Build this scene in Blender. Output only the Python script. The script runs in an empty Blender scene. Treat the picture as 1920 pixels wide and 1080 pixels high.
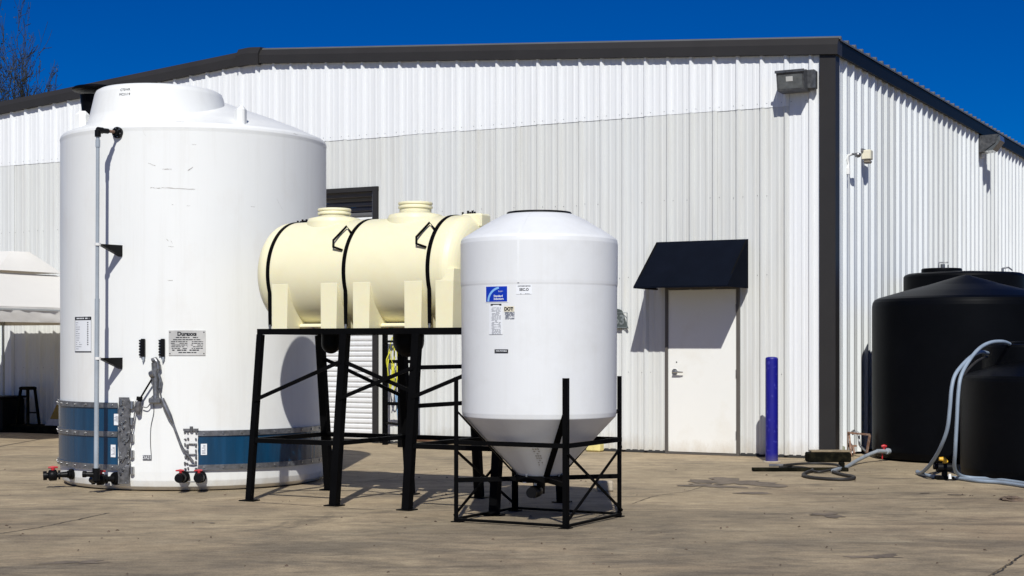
import bpy, math, random
from mathutils import Vector, Matrix
random.seed(7)
S = bpy.context.scene
# ------------------------------------------------------------------ camera, sky, sun, exposure
H = 1.33; F = 2928.0; HY = 650.0
cd = bpy.data.cameras.new('camera'); cam = bpy.data.objects.new('camera', cd)
S.collection.objects.link(cam); S.camera = cam
cam.location = (0, 0, H); cam.rotation_euler = (math.radians(90), 0, 0)
cd.lens = 36.0*F/1920; cd.sensor_width = 36; cd.shift_y = (HY-540)/1920
cd.clip_start = 0.1; cd.clip_end = 3000
W = bpy.data.worlds.new('World'); S.world = W; W.use_nodes = True
wn = W.node_tree; bg = wn.nodes['Background']
sky = wn.nodes.new('ShaderNodeTexSky'); sky.sky_type = 'NISHITA'; sky.sun_disc = False
SUN_EL = 43.0
sky.sun_elevation = math.radians(SUN_EL); sky.sun_rotation = math.radians(180)
sky.air_density = 0.8; sky.dust_density = 0.0; sky.ozone_density = 8.0; sky.altitude = 500
hs = wn.nodes.new('ShaderNodeHueSaturation'); hs.inputs['Saturation'].default_value = 1.62; hs.inputs['Value'].default_value = 1.18
hs.inputs['Hue'].default_value = 0.519
wn.links.new(sky.outputs[0], hs.inputs['Color']); wn.links.new(hs.outputs[0], bg.inputs['Color'])
bg.inputs['Strength'].default_value = 0.05
sl = bpy.data.lights.new('sun', 'SUN'); sl.energy = 4.3; sl.angle = math.radians(0.53); sl.color = (1.0, 0.98, 0.925)
so = bpy.data.objects.new('sun', sl); S.collection.objects.link(so)
so.rotation_euler = (math.radians(90-SUN_EL), 0, math.radians(-2.0)); so.location = (0, -10, 20)
S.view_settings.view_transform = 'Standard'; S.view_settings.look = 'None'
S.view_settings.gamma = 1; S.view_settings.use_curve_mapping = False; S.view_settings.exposure = 0.03
S.render.engine = 'CYCLES'
COL = S.collection
# ------------------------------------------------------------------ helpers
CA, SA = 0.878, 0.479
nn = math.hypot(CA, SA); CA /= nn; SA /= nn
A = Vector((CA, -SA, 0)); N = Vector((SA, CA, 0)); Z = Vector((0, 0, 1))     # along the front wall to the right; into the building
X = Vector((1, 0, 0)); Y = Vector((0, 1, 0))
C0 = Vector((3.79, 18.46, 0))
TH = math.atan2(-SA, CA)
def P(px, py, Y_): return Vector(((px-960)/F*Y_, Y_, H-(py-HY)/F*Y_))
def G(px, py): return P(px, py, H*F/(py-HY))
def WP(s, d, h): return C0 - A*s - N*d + Z*h          # front wall: s metres left of the corner, d out, h up
def SP(t, d, h): return C0 + N*t + A*d + Z*h          # side wall: t metres back from the corner
def ws(px):
    r = (px-960)/F; return (C0.x-C0.y*r)/(CA+SA*r)
def wsh(px, py):
    s = ws(px); return s, H+(HY-py)/F*(C0.y+SA*s)
def st(px):
    r = (px-960)/F; return (r*C0.y-C0.x)/(SA-CA*r)
def sth(px, py):
    t = st(px); return t, H+(HY-py)/F*(C0.y+CA*t)
FR = {}
def tag(o, label=None, cat=None, group=None, kind=None):
    if label: o['label'] = label
    if cat: o['category'] = cat
    if group: o['group'] = group
    if kind: o['kind'] = kind
    return o
def thing(name, loc, rz=0, label=None, cat=None, group=None, kind=None):
    o = bpy.data.objects.new(name, None); COL.objects.link(o)
    o.empty_display_size = 0.2
    o.location = loc; o.rotation_euler = (0, 0, rz)
    FR[o] = (Matrix.Translation(Vector(loc)) @ Matrix.Rotation(rz, 4, 'Z')).inverted()
    return tag(o, label, cat, group, kind)
class MB:
    def __init__(self): self.v = []; self.f = []; self.sm = []
    def add(self, vs, fs, smooth=False):
        b = len(self.v); self.v += [Vector(v) for v in vs]
        for f in fs: self.f.append([b+i for i in f]); self.sm.append(smooth)
        return self
    def box(self, c, sx, sy, sz, ax=X, ay=Y, az=Z, bev=0):
        c = Vector(c); hx, hy, hz = sx/2, sy/2, sz/2
        if bev <= 0:
            vs = [c+ax*(i*hx)+ay*(j*hy)+az*(k*hz) for i in (-1, 1) for j in (-1, 1) for k in (-1, 1)]
            return self.add(vs, [(0,1,3,2),(4,6,7,5),(0,4,5,1),(2,3,7,6),(0,2,6,4),(1,5,7,3)])
        b = min(bev, hx*.9, hy*.9, hz*.9); vs = []; idx = {}
        for i in (-1, 1):
            for j in (-1, 1):
                for k in (-1, 1):
                    idx[i,j,k] = len(vs)
                    vs.append(c+ax*(i*hx)+ay*(j*(hy-b))+az*(k*(hz-b)))
                    vs.append(c+ax*(i*(hx-b))+ay*(j*hy)+az*(k*(hz-b)))
                    vs.append(c+ax*(i*(hx-b))+ay*(j*(hy-b))+az*(k*hz))
        g = lambda i,j,k,q: idx[i,j,k]+q
        fs = []
        for i in (-1,1):
            fs.append([g(i,-1,-1,0), g(i,1,-1,0), g(i,1,1,0), g(i,-1,1,0)][::i])
            fs.append([g(-1,i,-1,1), g(-1,i,1,1), g(1,i,1,1), g(1,i,-1,1)][::i])
            fs.append([g(-1,-1,i,2), g(1,-1,i,2), g(1,1,i,2), g(-1,1,i,2)][::i])
        for i in (-1,1):
            for j in (-1,1):
                fs.append([g(i,j,-1,0), g(i,j,-1,1), g(i,j,1,1), g(i,j,1,0)][::i*j])
                fs.append([g(i,-1,j,0), g(i,-1,j,2), g(i,1,j,2), g(i,1,j,0)][::-i*j])
                fs.append([g(-1,i,j,1), g(-1,i,j,2), g(1,i,j,2), g(1,i,j,1)][::i*j])
                for k in (-1,1): fs.append([g(i,j,k,0), g(i,j,k,1), g(i,j,k,2)][::-i*j*k])
        return self.add(vs, fs)
    def bar(self, p0, p1, w, h=None, up=Z, bev=0):
        p0 = Vector(p0); p1 = Vector(p1); h = h or w; d = p1-p0; L = d.length; d = d/L
        if abs(d.dot(up)) > .98: up = N if abs(d.dot(N)) < .9 else X
        s = d.cross(up).normalized(); u = s.cross(d)
        return self.box((p0+p1)/2, L, w, h, d, s, u, bev)
    def tube(self, pts, r, seg=10, cap=True):
        pts = [Vector(p) for p in pts]; n = len(pts)
        rs = r if isinstance(r, (list, tuple)) else [r]*n
        vs = []; prev = None
        for i, p in enumerate(pts):
            t = (pts[min(i+1, n-1)]-pts[max(i-1, 0)])
            t = t.normalized() if t.length > 1e-9 else Vector((0,0,1))
            if prev is None:
                ref = Z if abs(t.z) < .9 else X
                u = t.cross(ref).normalized()
            else:
                u = (prev - t*prev.dot(t)).normalized()
            prev = u; w = t.cross(u)
            for k in range(seg):
                a = 2*math.pi*k/seg; vs.append(p+(u*math.cos(a)+w*math.sin(a))*rs[i])
        fs = []
        for i in range(n-1):
            for k in range(seg):
                a = i*seg+k; b = i*seg+(k+1) % seg; fs.append((a, b, b+seg, a+seg))
        self.add(vs, fs, True)
        if cap:
            self.add(vs[:seg], [tuple(range(seg))[::-1]]); self.add(vs[-seg:], [tuple(range(seg))])
        return self
    def cyl(self, p0, p1, r, r2=None, seg=20): return self.tube([p0, p1], [r, r if r2 is None else r2], seg)
    def lathe(self, c, prof, seg=64, a0=0, a1=2*math.pi, smooth=True, axis=None):
        # prof: list of (radius, height); sharp corners come from repeated points
        pp = [prof[0]]
        for i in range(len(prof)-1):
            p, q = Vector(prof[i]), Vector(prof[i+1]); L_ = (q-p).length; e = min(.004, L_*.12)
            if L_ > .012: pp += [tuple(p+(q-p)*(e/L_)), tuple(q-(q-p)*(e/L_))]
            pp.append(prof[i+1])
        prof = pp
        c = Vector(c); full = abs(a1-a0-2*math.pi) < 1e-6; m = seg if full else seg+1
        ax, ay, az = (X, Y, Z) if axis is None else axis
        vs = []
        for r_, h_ in prof:
            for k in range(m):
                a = a0+(a1-a0)*k/seg
                vs.append(c+ax*(math.sin(a)*r_)-ay*(math.cos(a)*r_)+az*h_)
        fs = []
        for i in range(len(prof)-1):
            if (Vector(prof[i])-Vector(prof[i+1])).length < 1e-6: continue
            for k in range(m if full else m-1):
                k2 = (k+1) % m; fs.append((i*m+k, i*m+k2, (i+1)*m+k2, (i+1)*m+k))
        return self.add(vs, fs, smooth)
    def prism(self, poly, vec):
        poly = [Vector(p) for p in poly]; n = len(poly); vec = Vector(vec)
        vs = poly+[p+vec for p in poly]
        fs = [tuple(range(n))[::-1], tuple(range(n, 2*n))]+[(i, (i+1) % n, n+(i+1) % n, n+i) for i in range(n)]
        return self.add(vs, fs)
    def build(self, name, m, parent=None, origin=None, kind=None, weld=False, label=None):
        me = bpy.data.meshes.new(name)
        if parent is not None: M = FR[parent]
        else:
            origin = Vector(origin) if origin is not None else sum(self.v, Vector())/len(self.v)
            M = Matrix.Translation(-origin)
        me.from_pydata([M @ v for v in self.v], [], self.f)
        me.polygons.foreach_set('use_smooth', self.sm)
        me.materials.append(m); me.update()
        import bmesh
        bm = bmesh.new(); bm.from_mesh(me)
        if weld: bmesh.ops.remove_doubles(bm, verts=bm.verts, dist=1e-5)
        bmesh.ops.recalc_face_normals(bm, faces=bm.faces)
        bm.to_mesh(me); bm.free()
        o = bpy.data.objects.new(name, me); COL.objects.link(o)
        if parent is not None: o.parent = parent; FR[o] = M
        else: o.location = origin; FR[o] = M
        if kind: o['kind'] = kind
        if label: o['label'] = label
        return o
def smooth_path(pts, n=8):
    pts = [Vector(p) for p in pts]; out = []
    for i in range(len(pts)-1):
        p0 = pts[max(i-1, 0)]; p1 = pts[i]; p2 = pts[i+1]; p3 = pts[min(i+2, len(pts)-1)]
        for k in range(n):
            t = k/n
            out.append(.5*((2*p1)+(p2-p0)*t+(2*p0-5*p1+4*p2-p3)*t*t+(3*p1-p0-3*p2+p3)*t**3))
    out.append(pts[-1]); return out
def copy_obj(o, parent, frame_from=None):
    c = o.copy(); COL.objects.link(c); c.parent = parent; return c
# ------------------------------------------------------------------ materials
def mat(name, col, rough=.6, metal=0., var=.12, scale=3., stretch=(1,1,1), dirt=None, dirt_amt=.0, dirt_scale=2., dirt_lo=.5, dirt_hi=.7,
        bump=.0, bump_scale=60., spec=.5, fine=0., sss=None, splash=None, splash_h=.4, streak=0., coord='Object', bstretch=(1,1,1)):
    m = bpy.data.materials.new(name); m.use_nodes = True; nt = m.node_tree; L = nt.links
    b = nt.nodes['Principled BSDF']; b.inputs['Roughness'].default_value = rough; b.inputs['Metallic'].default_value = metal
    b.inputs['Specular IOR Level'].default_value = spec
    tc = nt.nodes.new('ShaderNodeTexCoord')
    def mapped(sc):
        mp = nt.nodes.new('ShaderNodeMapping'); mp.inputs['Scale'].default_value = sc
        L.new(tc.outputs[coord], mp.inputs['Vector']); return mp
    def noise(sc, st=(1,1,1), det=5, rg=.6):
        n = nt.nodes.new('ShaderNodeTexNoise'); n.inputs['Scale'].default_value = sc; n.inputs['Detail'].default_value = det
        n.inputs['Roughness'].default_value = rg; L.new(mapped(st).outputs[0], n.inputs['Vector']); return n
    def ramp(src, lo, hi, c0=(0,0,0,1), c1=(1,1,1,1)):
        r = nt.nodes.new('ShaderNodeValToRGB'); r.color_ramp.elements[0].position = lo; r.color_ramp.elements[1].position = hi
        r.color_ramp.elements[0].color = c0; r.color_ramp.elements[1].color = c1; L.new(src, r.inputs[0]); return r
    def mix(fac, a, c, typ='MIX'):
        x = nt.nodes.new('ShaderNodeMix'); x.data_type = 'RGBA'; x.blend_type = typ
        if isinstance(fac, float): x.inputs[0].default_value = fac
        else: L.new(fac, x.inputs[0])
        for k, q in ((6, a), (7, c)):
            if isinstance(q, tuple): x.inputs[k].default_value = q
            else: L.new(q, x.inputs[k])
        return x.outputs[2]
    lo = tuple(c*(1-var) for c in col)+(1,); hi = tuple(min(1, c*(1+var)) for c in col)+(1,)
    n1 = noise(scale, stretch); out = ramp(n1.outputs['Fac'], .3, .7, lo, hi).outputs[0]
    if dirt is not None:
        n2 = noise(dirt_scale, stretch, 8, .65); r = ramp(n2.outputs['Fac'], dirt_lo, dirt_hi, (0,0,0,1), (dirt_amt,)*3+(1,))
        out = mix(r.outputs[0], out, tuple(dirt)+(1,))
    if fine > 0:
        n3 = noise(90, (1,1,1), 2); r = ramp(n3.outputs['Fac'], .35, .65, (1-fine,)*3+(1,), (1,1,1,1)); out = mix(1.0, out, r.outputs[0], 'MULTIPLY')
    if streak > 0:
        n4 = noise(5, (2.2,2.2,.10), 6, .7); r = ramp(n4.outputs['Fac'], .50, .72, (0,0,0,1), (streak,)*3+(1,)); out = mix(r.outputs[0], out, (.47,.44,.37,1))
    if splash is not None:
        sx = nt.nodes.new('ShaderNodeSeparateXYZ'); L.new(tc.outputs[coord], sx.inputs[0])
        n5 = noise(7, (1,1,.5), 6, .7); ad = nt.nodes.new('ShaderNodeMath'); ad.operation = 'MULTIPLY_ADD'; L.new(n5.outputs['Fac'], ad.inputs[0]); ad.inputs[1].default_value = -splash_h*1.6; L.new(sx.outputs['Z'], ad.inputs[2])
        mr = nt.nodes.new('ShaderNodeMapRange'); mr.inputs['From Min'].default_value = -splash_h*.9; mr.inputs['From Max'].default_value = 0; mr.inputs['To Min'].default_value = .6; mr.inputs['To Max'].default_value = 0
        L.new(ad.outputs[0], mr.inputs['Value']); out = mix(mr.outputs[0], out, tuple(splash)+(1,))
    if sss:
        b.inputs['Subsurface Weight'].default_value = sss[0]; b.inputs['Subsurface Radius'].default_value = sss[1]; b.inputs['Subsurface Scale'].default_value = sss[2]
    L.new(out, b.inputs['Base Color'])
    if bump > 0:
        nb = noise(bump_scale, bstretch, 4); bp = nt.nodes.new('ShaderNodeBump'); bp.inputs['Strength'].default_value = bump
        bp.inputs['Distance'].default_value = .01; L.new(nb.outputs['Fac'], bp.inputs['Height']); L.new(bp.outputs[0], b.inputs['Normal'])
    m['mixf'] = 0
    return m
M = {}
M['upper'] = mat('upper_sheet_white', (.80,.815,.82), .42, var=.03, scale=1.2, stretch=(3,3,.25), dirt=(.55,.55,.52), dirt_amt=.18, dirt_scale=2.5, splash=(.42,.36,.27), splash_h=.25, streak=.06, bump=.06, bump_scale=3, bstretch=(1,1,.4))
M['lowA'] = mat('lower_sheet_chalky', (.655,.665,.64), .5, var=.03, scale=1.2, stretch=(3,3,.2), dirt=(.5,.48,.43), dirt_amt=.3, dirt_scale=3, bump=.08, bump_scale=3, bstretch=(1,1,.4), splash=(.40,.34,.25), splash_h=.3, streak=.16)
M['lowB'] = mat('lower_sheet_cool', (.665,.68,.665), .5, var=.03, scale=1.2, stretch=(3,3,.2), dirt=(.5,.48,.43), dirt_amt=.25, dirt_scale=3, bump=.08, bump_scale=3, bstretch=(1,1,.4), splash=(.40,.34,.25), splash_h=.3, streak=.14)
M['side'] = mat('side_sheet', (.74,.77,.775), .42, var=.03, scale=1.2, stretch=(2,2,.2), dirt=(.5,.5,.47), dirt_amt=.3, dirt_scale=2.5, bump=.05, bump_scale=3)
M['sideB'] = mat('side_sheet_greyer', (.66,.685,.68), .5, var=.03, scale=1.2, stretch=(2,2,.2), dirt=(.5,.5,.47), dirt_amt=.3, dirt_scale=2.5)
M['char'] = mat('charcoal_trim', (.031,.0295,.029), .45, var=.08, scale=2, spec=.2)
M['dtrim'] = mat('dark_gutter', (.006,.006,.0065), .45, var=.08, scale=2, spec=.08)
M['core'] = mat('dark_backing', (.03,.03,.03), .8)
M['roofm'] = mat('roof_sheet', (.10,.105,.11), .45, var=.1)
M['slat'] = mat('shutter_slat', (.76,.77,.77), .45, var=.04, scale=2, dirt=(.45,.44,.42), dirt_amt=.3, dirt_scale=4)
M['slatshade'] = mat('slat_header_shadow', (.12,.12,.125), .5, var=.1)  # shutter slat colour darkened to paint in the header's shadow
M['door'] = mat('door_white', (.82,.82,.78), .5, var=.02, scale=1, dirt=(.62,.57,.46), dirt_amt=.3, dirt_scale=2.0, dirt_lo=.52, dirt_hi=.75, splash=(.50,.42,.30), splash_h=.22)
M['dframe'] = mat('door_frame_bronze', (.10,.09,.08), .5, var=.1)
M['awn'] = mat('awning_fabric', (.0045,.0065,.0125), .9, var=.15, scale=4, fine=.15, spec=.03, bump=.15, bump_scale=120)
M['steel'] = mat('brushed_steel', (.55,.55,.54), .3, 1., var=.1, scale=8)
M['galv'] = mat('galvanised', (.26,.265,.275), .38, .75, var=.35, scale=22, dirt=(.16,.15,.14), dirt_amt=.7, dirt_scale=9)
M['galvd'] = mat('galvanised_dull', (.17,.17,.175), .45, .55, var=.45, scale=26, dirt=(.55,.58,.62), dirt_amt=.8, dirt_scale=16, dirt_lo=.62, dirt_hi=.68)
M['black'] = mat('black_paint', (.003,.003,.0032), .55, var=.2, scale=6, spec=.045)
M['bplas'] = mat('black_plastic', (.005,.005,.0055), .42, var=.2, scale=10, spec=.14)
M['bpoly'] = mat('black_polyethylene', (.0022,.0026,.0036), .42, var=.25, scale=2, spec=.075, bump=.06, bump_scale=14)
M['wpoly'] = mat('white_polyethylene', (.80,.81,.79), .42, var=.02, scale=1.1, stretch=(1,1,.6), dirt=(.66,.62,.55), dirt_amt=.4, dirt_scale=1.7, dirt_lo=.54, dirt_hi=.8, bump=.14, bump_scale=3, spec=.4, splash=(.55,.48,.36), splash_h=.14, streak=.12)
M['wpoly2'] = mat('natural_polyethylene', (.75,.765,.77), .45, var=.02, scale=1.3, dirt=(.62,.62,.60), dirt_amt=.35, dirt_scale=2.5, bump=.12, bump_scale=4, spec=.4, streak=.10)
M['wcone'] = M['wpoly2']
M['cream'] = mat('cream_polyethylene', (.84,.79,.54), .42, var=.025, scale=2, dirt=(.78,.68,.38), dirt_amt=.3, dirt_scale=2.2, bump=.06, bump_scale=5, spec=.4, sss=(.12,(1.0,.7,.22),.08))
M['red'] = mat('red_handle', (.42,.018,.025), .45, var=.15, scale=20)
M['yel'] = mat('yellow_plastic', (.75,.42,.03), .5, var=.15, scale=20)
M['blue'] = mat('bollard_blue', (.004,.004,.21), .5, var=.12, scale=4, dirt=(.05,.05,.32), dirt_amt=.7, dirt_scale=14, dirt_lo=.58, dirt_hi=.62, bump=.1, bump_scale=10, splash=(.10,.09,.12), splash_h=.12)
M['teal'] = mat('blue_steel_band', (.002,.048,.115), .24, .1, var=.3, scale=3, stretch=(3,3,.3), spec=.8)
M['pvc'] = mat('grey_pipe', (.33,.37,.41), .35, var=.12, scale=6)
M['pvcw'] = mat('white_conduit', (.75,.75,.73), .5, var=.06)
M['hose'] = mat('pale_blue_hose', (.25,.31,.38), .5, var=.12, scale=8)
M['ghose'] = mat('grey_hose', (.26,.29,.32), .5, var=.2, scale=10)
M['khose'] = mat('black_rubber_hose', (.022,.020,.018), .6, var=.3, scale=10)
M['wood'] = mat('weathered_timber', (.24,.19,.12), .85, var=.35, scale=6, stretch=(1,1,6), dirt=(.06,.05,.035), dirt_amt=.8, dirt_scale=5, bump=.4, bump_scale=30)
M['woodd'] = mat('oily_timber', (.006,.006,.004), .95, var=.4, scale=6, spec=.05, dirt=(.035,.030,.016), dirt_amt=.6, dirt_scale=6, bump=.4, bump_scale=30)
M['rust'] = mat('rusty_iron', (.20,.11,.07), .8, var=.4, scale=20, dirt=(.55,.45,.38), dirt_amt=.7, dirt_scale=25, bump=.3)
M['rustd'] = mat('rusty_plate', (.13,.065,.035), .85, var=.5, scale=9, dirt=(.3,.22,.13), dirt_amt=.7, dirt_scale=12, bump=.3)
M['tent'] = mat('white_canopy_cloth', (.72,.70,.65), .8, var=.02, scale=2, bump=.3, bump_scale=4)
M['label'] = mat('label_white', (.80,.82,.84), .4, var=.01)
M['ink'] = mat('ink_black', (.01,.01,.012), .5, var=.1)
M['inkg'] = mat('ink_grey', (.30,.31,.34), .6, var=.1)
M['inkb'] = mat('label_blue', (.004,.035,.42), .35, var=.1, scale=10)
M['inklb'] = mat('label_pale_blue', (.25,.5,.85), .4, var=.1)
M['scuff'] = mat('scuff_brown', (.42,.40,.37), .6, var=.2, scale=20)
M['lamp'] = mat('floodlight_bronze', (.075,.078,.082), .35, .2, var=.4, scale=20, dirt=(.2,.2,.2), dirt_amt=.4, dirt_scale=14)
M['glass'] = mat('lamp_glass', (.10,.11,.115), .12, 0, var=.3, scale=12, spec=.8)
M['lens'] = mat('lamp_lens_bright', (.55,.55,.52), .3)
M['beige'] = mat('sensor_beige', (.72,.68,.52), .5, var=.05)
M['brownlens'] = mat('sensor_lens', (.22,.19,.15), .3)
M['plaque'] = mat('bronze_plaque', (.10,.12,.115), .5, .3, var=.25, scale=20)
M['plaqt'] = mat('plaque_relief', (.28,.31,.31), .4, .4, var=.2, scale=20)
M['nameplate'] = mat('nameplate_steel', (.58,.57,.54), .4, .25, var=.25, scale=2.5)
M['bark'] = mat('bark', (.030,.031,.018), .9, var=.35, scale=8, bump=.5)
M['leaf'] = mat('olive_leaf', (.055,.055,.02), .7, var=.4, scale=3)
M['cblock'] = mat('tan_block', (.42,.36,.27), .9, var=.2, scale=12, bump=.4)
M['yblock'] = mat('yellow_foam', (.72,.62,.25), .8, var=.12, scale=14, bump=.4)
M['yrope'] = mat('yellow_rope', (.62,.60,.04), .6, var=.2, scale=20)
M['brope'] = mat('blue_cord', (.25,.42,.62), .6, var=.1)
M['ycan'] = mat('yellow_sign', (.30,.19,.02), .6, var=.15)
M['stain'] = mat('damp_stain', (.165,.130,.092), .7, var=.45, scale=5, bump=.4, bump_scale=45)
M['crack'] = mat('crack_dark', (.035,.03,.025), .9)
M['rock'] = mat('dirt_clod', (.14,.10,.07), .95, var=.4, scale=20, bump=.6)
# concrete
def concrete():
    m = bpy.data.materials.new('yard_concrete'); m.use_nodes = True; nt = m.node_tree; L = nt.links; b = nt.nodes['Principled BSDF']
    g = nt.nodes.new('ShaderNodeNewGeometry')
    def noise(sc, st, det=6, rg=.6, dist=0.):
        mp = nt.nodes.new('ShaderNodeMapping'); mp.inputs['Scale'].default_value = st; L.new(g.outputs['Position'], mp.inputs['Vector'])
        n = nt.nodes.new('ShaderNodeTexNoise'); n.inputs['Scale'].default_value = sc; n.inputs['Detail'].default_value = det
        n.inputs['Roughness'].default_value = rg; n.inputs['Distortion'].default_value = dist; L.new(mp.outputs[0], n.inputs['Vector']); return n.outputs['Fac']
    def ramp(src, *els):
        r = nt.nodes.new('ShaderNodeValToRGB'); e = r.color_ramp.elements
        e[0].position, e[0].color = els[0][0], els[0][1]+(1,); e[1].position, e[1].color = els[1][0], els[1][1]+(1,)
        for p, c in els[2:]:
            q = e.new(p); q.color = c+(1,)
        L.new(src, r.inputs[0]); return r.outputs[0]
    def mix(fac, a, c, typ='MIX'):
        x = nt.nodes.new('ShaderNodeMix'); x.data_type = 'RGBA'; x.blend_type = typ
        if isinstance(fac, float): x.inputs[0].default_value = fac
        else: L.new(fac, x.inputs[0])
        for k, q in ((6, a), (7, c)):
            if isinstance(q, tuple): x.inputs[k].default_value = q+(1,)
            else: L.new(q, x.inputs[k])
        return x.outputs[2]
    base = ramp(noise(.45, (1,1,1), 10, .68, .5), (.34, (.38,.305,.200)), (.66, (.60,.475,.310)))
    red = ramp(noise(.3, (1.2,1,1), 6, .6, .4), (.50, (0,0,0)), (.70, (.5,.5,.5)))
    col = mix(red, base, (.37,.26,.165))
    sx = nt.nodes.new('ShaderNodeSeparateXYZ'); L.new(g.outputs['Position'], sx.inputs[0])
    mr = nt.nodes.new('ShaderNodeMapRange'); mr.inputs['From Min'].default_value = 11.0; mr.inputs['From Max'].default_value = 16.0
    mr.inputs['To Min'].default_value = .95; mr.inputs['To Max'].default_value = .22; L.new(sx.outputs['Y'], mr.inputs['Value'])
    film = ramp(noise(.55, (.7,1.2,1), 12, .74, .6), (.42, (.12,.12,.12)), (.60, (.85,.85,.85)))
    film = mix(1.0, film, mr.outputs[0], 'MULTIPLY')
    col = mix(film, col, (.175,.148,.112))
    sm = ramp(noise(1.5, (.45,1.5,1), 12, .78, .5), (.50, (0,0,0)), (.64, (.62,.62,.62)))
    col = mix(sm, col, (.115,.098,.078))
    lt = ramp(noise(1.9, (.5,1.3,1), 12, .78, .4), (.54, (0,0,0)), (.68, (.6,.6,.6)))
    col = mix(lt, col, (.47,.395,.275))
    drk = ramp(noise(.8, (1,1,1), 10, .7, 1.5), (.60, (0,0,0)), (.68, (.55,.55,.55)))
    col = mix(drk, col, (.085,.072,.06))
    md = ramp(noise(5.5, (.8,1.2,1), 10, .8), (.30, (.62,.61,.60)), (.66, (1.12,1.12,1.10)))
    col = mix(1.0, col, md, 'MULTIPLY')
    gr = ramp(noise(70, (1,1,1), 4, .8), (.30, (.62,.62,.62)), (.68, (1.15,1.15,1.14)))
    col = mix(1.0, col, gr, 'MULTIPLY')
    vo = nt.nodes.new('ShaderNodeTexVoronoi'); vo.inputs['Scale'].default_value = 9; L.new(g.outputs['Position'], vo.inputs['Vector'])
    pit = ramp(vo.outputs['Distance'], (.035, (.25,.22,.19)), (.07, (1.0,1.0,1.0)))
    pm = ramp(noise(1.2, (1,1,1), 3), (.5, (0,0,0)), (.6, (1,1,1)))
    col = mix(pm, col, mix(1.0, col, pit, 'MULTIPLY'))
    L.new(col, b.inputs['Base Color']); b.inputs['Roughness'].default_value = .82; b.inputs['Specular IOR Level'].default_value = .3
    bp = nt.nodes.new('ShaderNodeBump'); bp.inputs['Strength'].default_value = .6; bp.inputs['Distance'].default_value = .008
    L.new(noise(45, (1,1,1), 6, .7), bp.inputs['Height']); L.new(bp.outputs[0], b.inputs['Normal'])
    return m
M['conc'] = concrete()
M['earth'] = mat('outer_ground', (.20,.16,.115), .9, var=.3, scale=.3, bump=.3, bump_scale=8)
# ------------------------------------------------------------------ ground
gm = MB().add([(-400,-60,-.012),(400,-60,-.012),(400,1500,-.012),(-400,1500,-.012)], [(0,1,2,3)])
ground = gm.build('ground', M['earth'], origin=(0,0,-.012), kind='structure')
yard = thing('yard_pavement', (0,0,0), kind='structure')
ja, jn = -1.91, 10.69; da, dn = 6.73, 7.30
def AN(a, n, z=0): return A*a+N*n+Z*z
for i in range(-4, 3):
    for j in range(-2, 5):
        a0 = ja+i*da; n0 = jn+j*dn; g = .006
        b = MB(); lift = random.uniform(-.0015, .0015)
        b.prism([AN(a0+g, n0+g, -.1), AN(a0+da-g, n0+g, -.1), AN(a0+da-g, n0+dn-g, -.1), AN(a0+g, n0+dn-g, -.1)], (0,0,.1+lift))
        b.build('slab', M['conc'], yard)
def ragged(b, pts, w0, w1, seed, z=.003):
    rnd = random.Random(seed); path = smooth_path([Vector(p) for p in pts], 10); vs = []; n = len(path)
    for i, p in enumerate(path):
        t = (path[min(i+1, n-1)]-path[max(i-1, 0)]).normalized(); s = Vector((-t.y, t.x, 0))
        w = rnd.uniform(w0, w1)/2; q = p+s*rnd.uniform(-w0, w0)*1.5
        vs += [Vector((q.x, q.y, z))+s*w, Vector((q.x, q.y, z))-s*w]
    b.add(vs, [(2*i, 2*i+2, 2*i+3, 2*i+1) for i in range(n-1)])
cb = MB()
ragged(cb, [G(470,941), G(560,947), G(640,953), G(720,957)], .006, .014, 1)
ragged(cb, [G(0,1001), G(70,990), G(130,978), G(205,962)], .006, .016, 2)
ragged(cb, [G(1185,945), G(1230,930), G(1290,921), G(1340,905)], .004, .009, 3)
ragged(cb, [G(1560,961), G(1640,964), G(1760,966)], .004, .01, 4)
ragged(cb, [G(1865,1079), G(1890,1060), G(1919,1041)], .008, .016, 5)
cb.build('crack', M['crack'], yard, kind='stuff')
def blob(cx, cy, rx, ry, seed, z=.0035, rough=.3):
    rnd = random.Random(seed); c = G(cx, cy); n = 46; ph = [rnd.uniform(0, 6.28) for _ in range(6)]
    b = MB(); vs = [Vector((c.x, c.y, z))]
    for k in range(n):
        a = 2*math.pi*k/n
        q = 1+rough*(.5*math.sin(2*a+ph[0])+.35*math.sin(3*a+ph[1])+.3*math.sin(5*a+ph[2])+.22*math.sin(9*a+ph[3])+.15*math.sin(14*a+ph[4]))
        vs.append(Vector((c.x+math.cos(a)*rx*q, c.y+math.sin(a)*ry*q, z)))
    b.add(vs, [(0, 1+k, 1+(k+1) % n) for k in range(n)]); b.build('stain', M['stain'], yard)
blob(1375, 904, .34, .42, 11, rough=.7); blob(1330, 911, .22, .2, 12, rough=.8); blob(1413, 925, .14, .12, 13)
blob(1646, 1044, .12, .10, 14, rough=.8); blob(1734, 925, .045, .045, 15); blob(1792, 928, .07, .05, 16); blob(1550, 966, .13, .12, 19, rough=.9)
blob(396, 981, .03, .035, 17, rough=.6); blob(150, 1055, .12, .09, 18, rough=.9)
db = MB(); rnd = random.Random(77)
for k in range(170):
    px, py = rnd.uniform(0,1920), 880+rnd.random()**1.5*200; q = G(px, py); sz = rnd.uniform(.004,.014); a = rnd.uniform(0,6.28); e = rnd.uniform(.3,.9)
    u = Vector((math.cos(a), math.sin(a), 0)); w = Vector((-math.sin(a), math.cos(a), 0)); q.z = .004
    db.add([q-u*sz-w*sz*e*.5, q+u*sz-w*sz*e*.4, q+u*sz*.8+w*sz*e*.5+Z*sz*.5, q-u*sz*.9+w*sz*e*.4+Z*sz*.3, q+Z*sz*.8], [(0,1,4),(1,2,4),(2,3,4),(3,0,4)])
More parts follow.
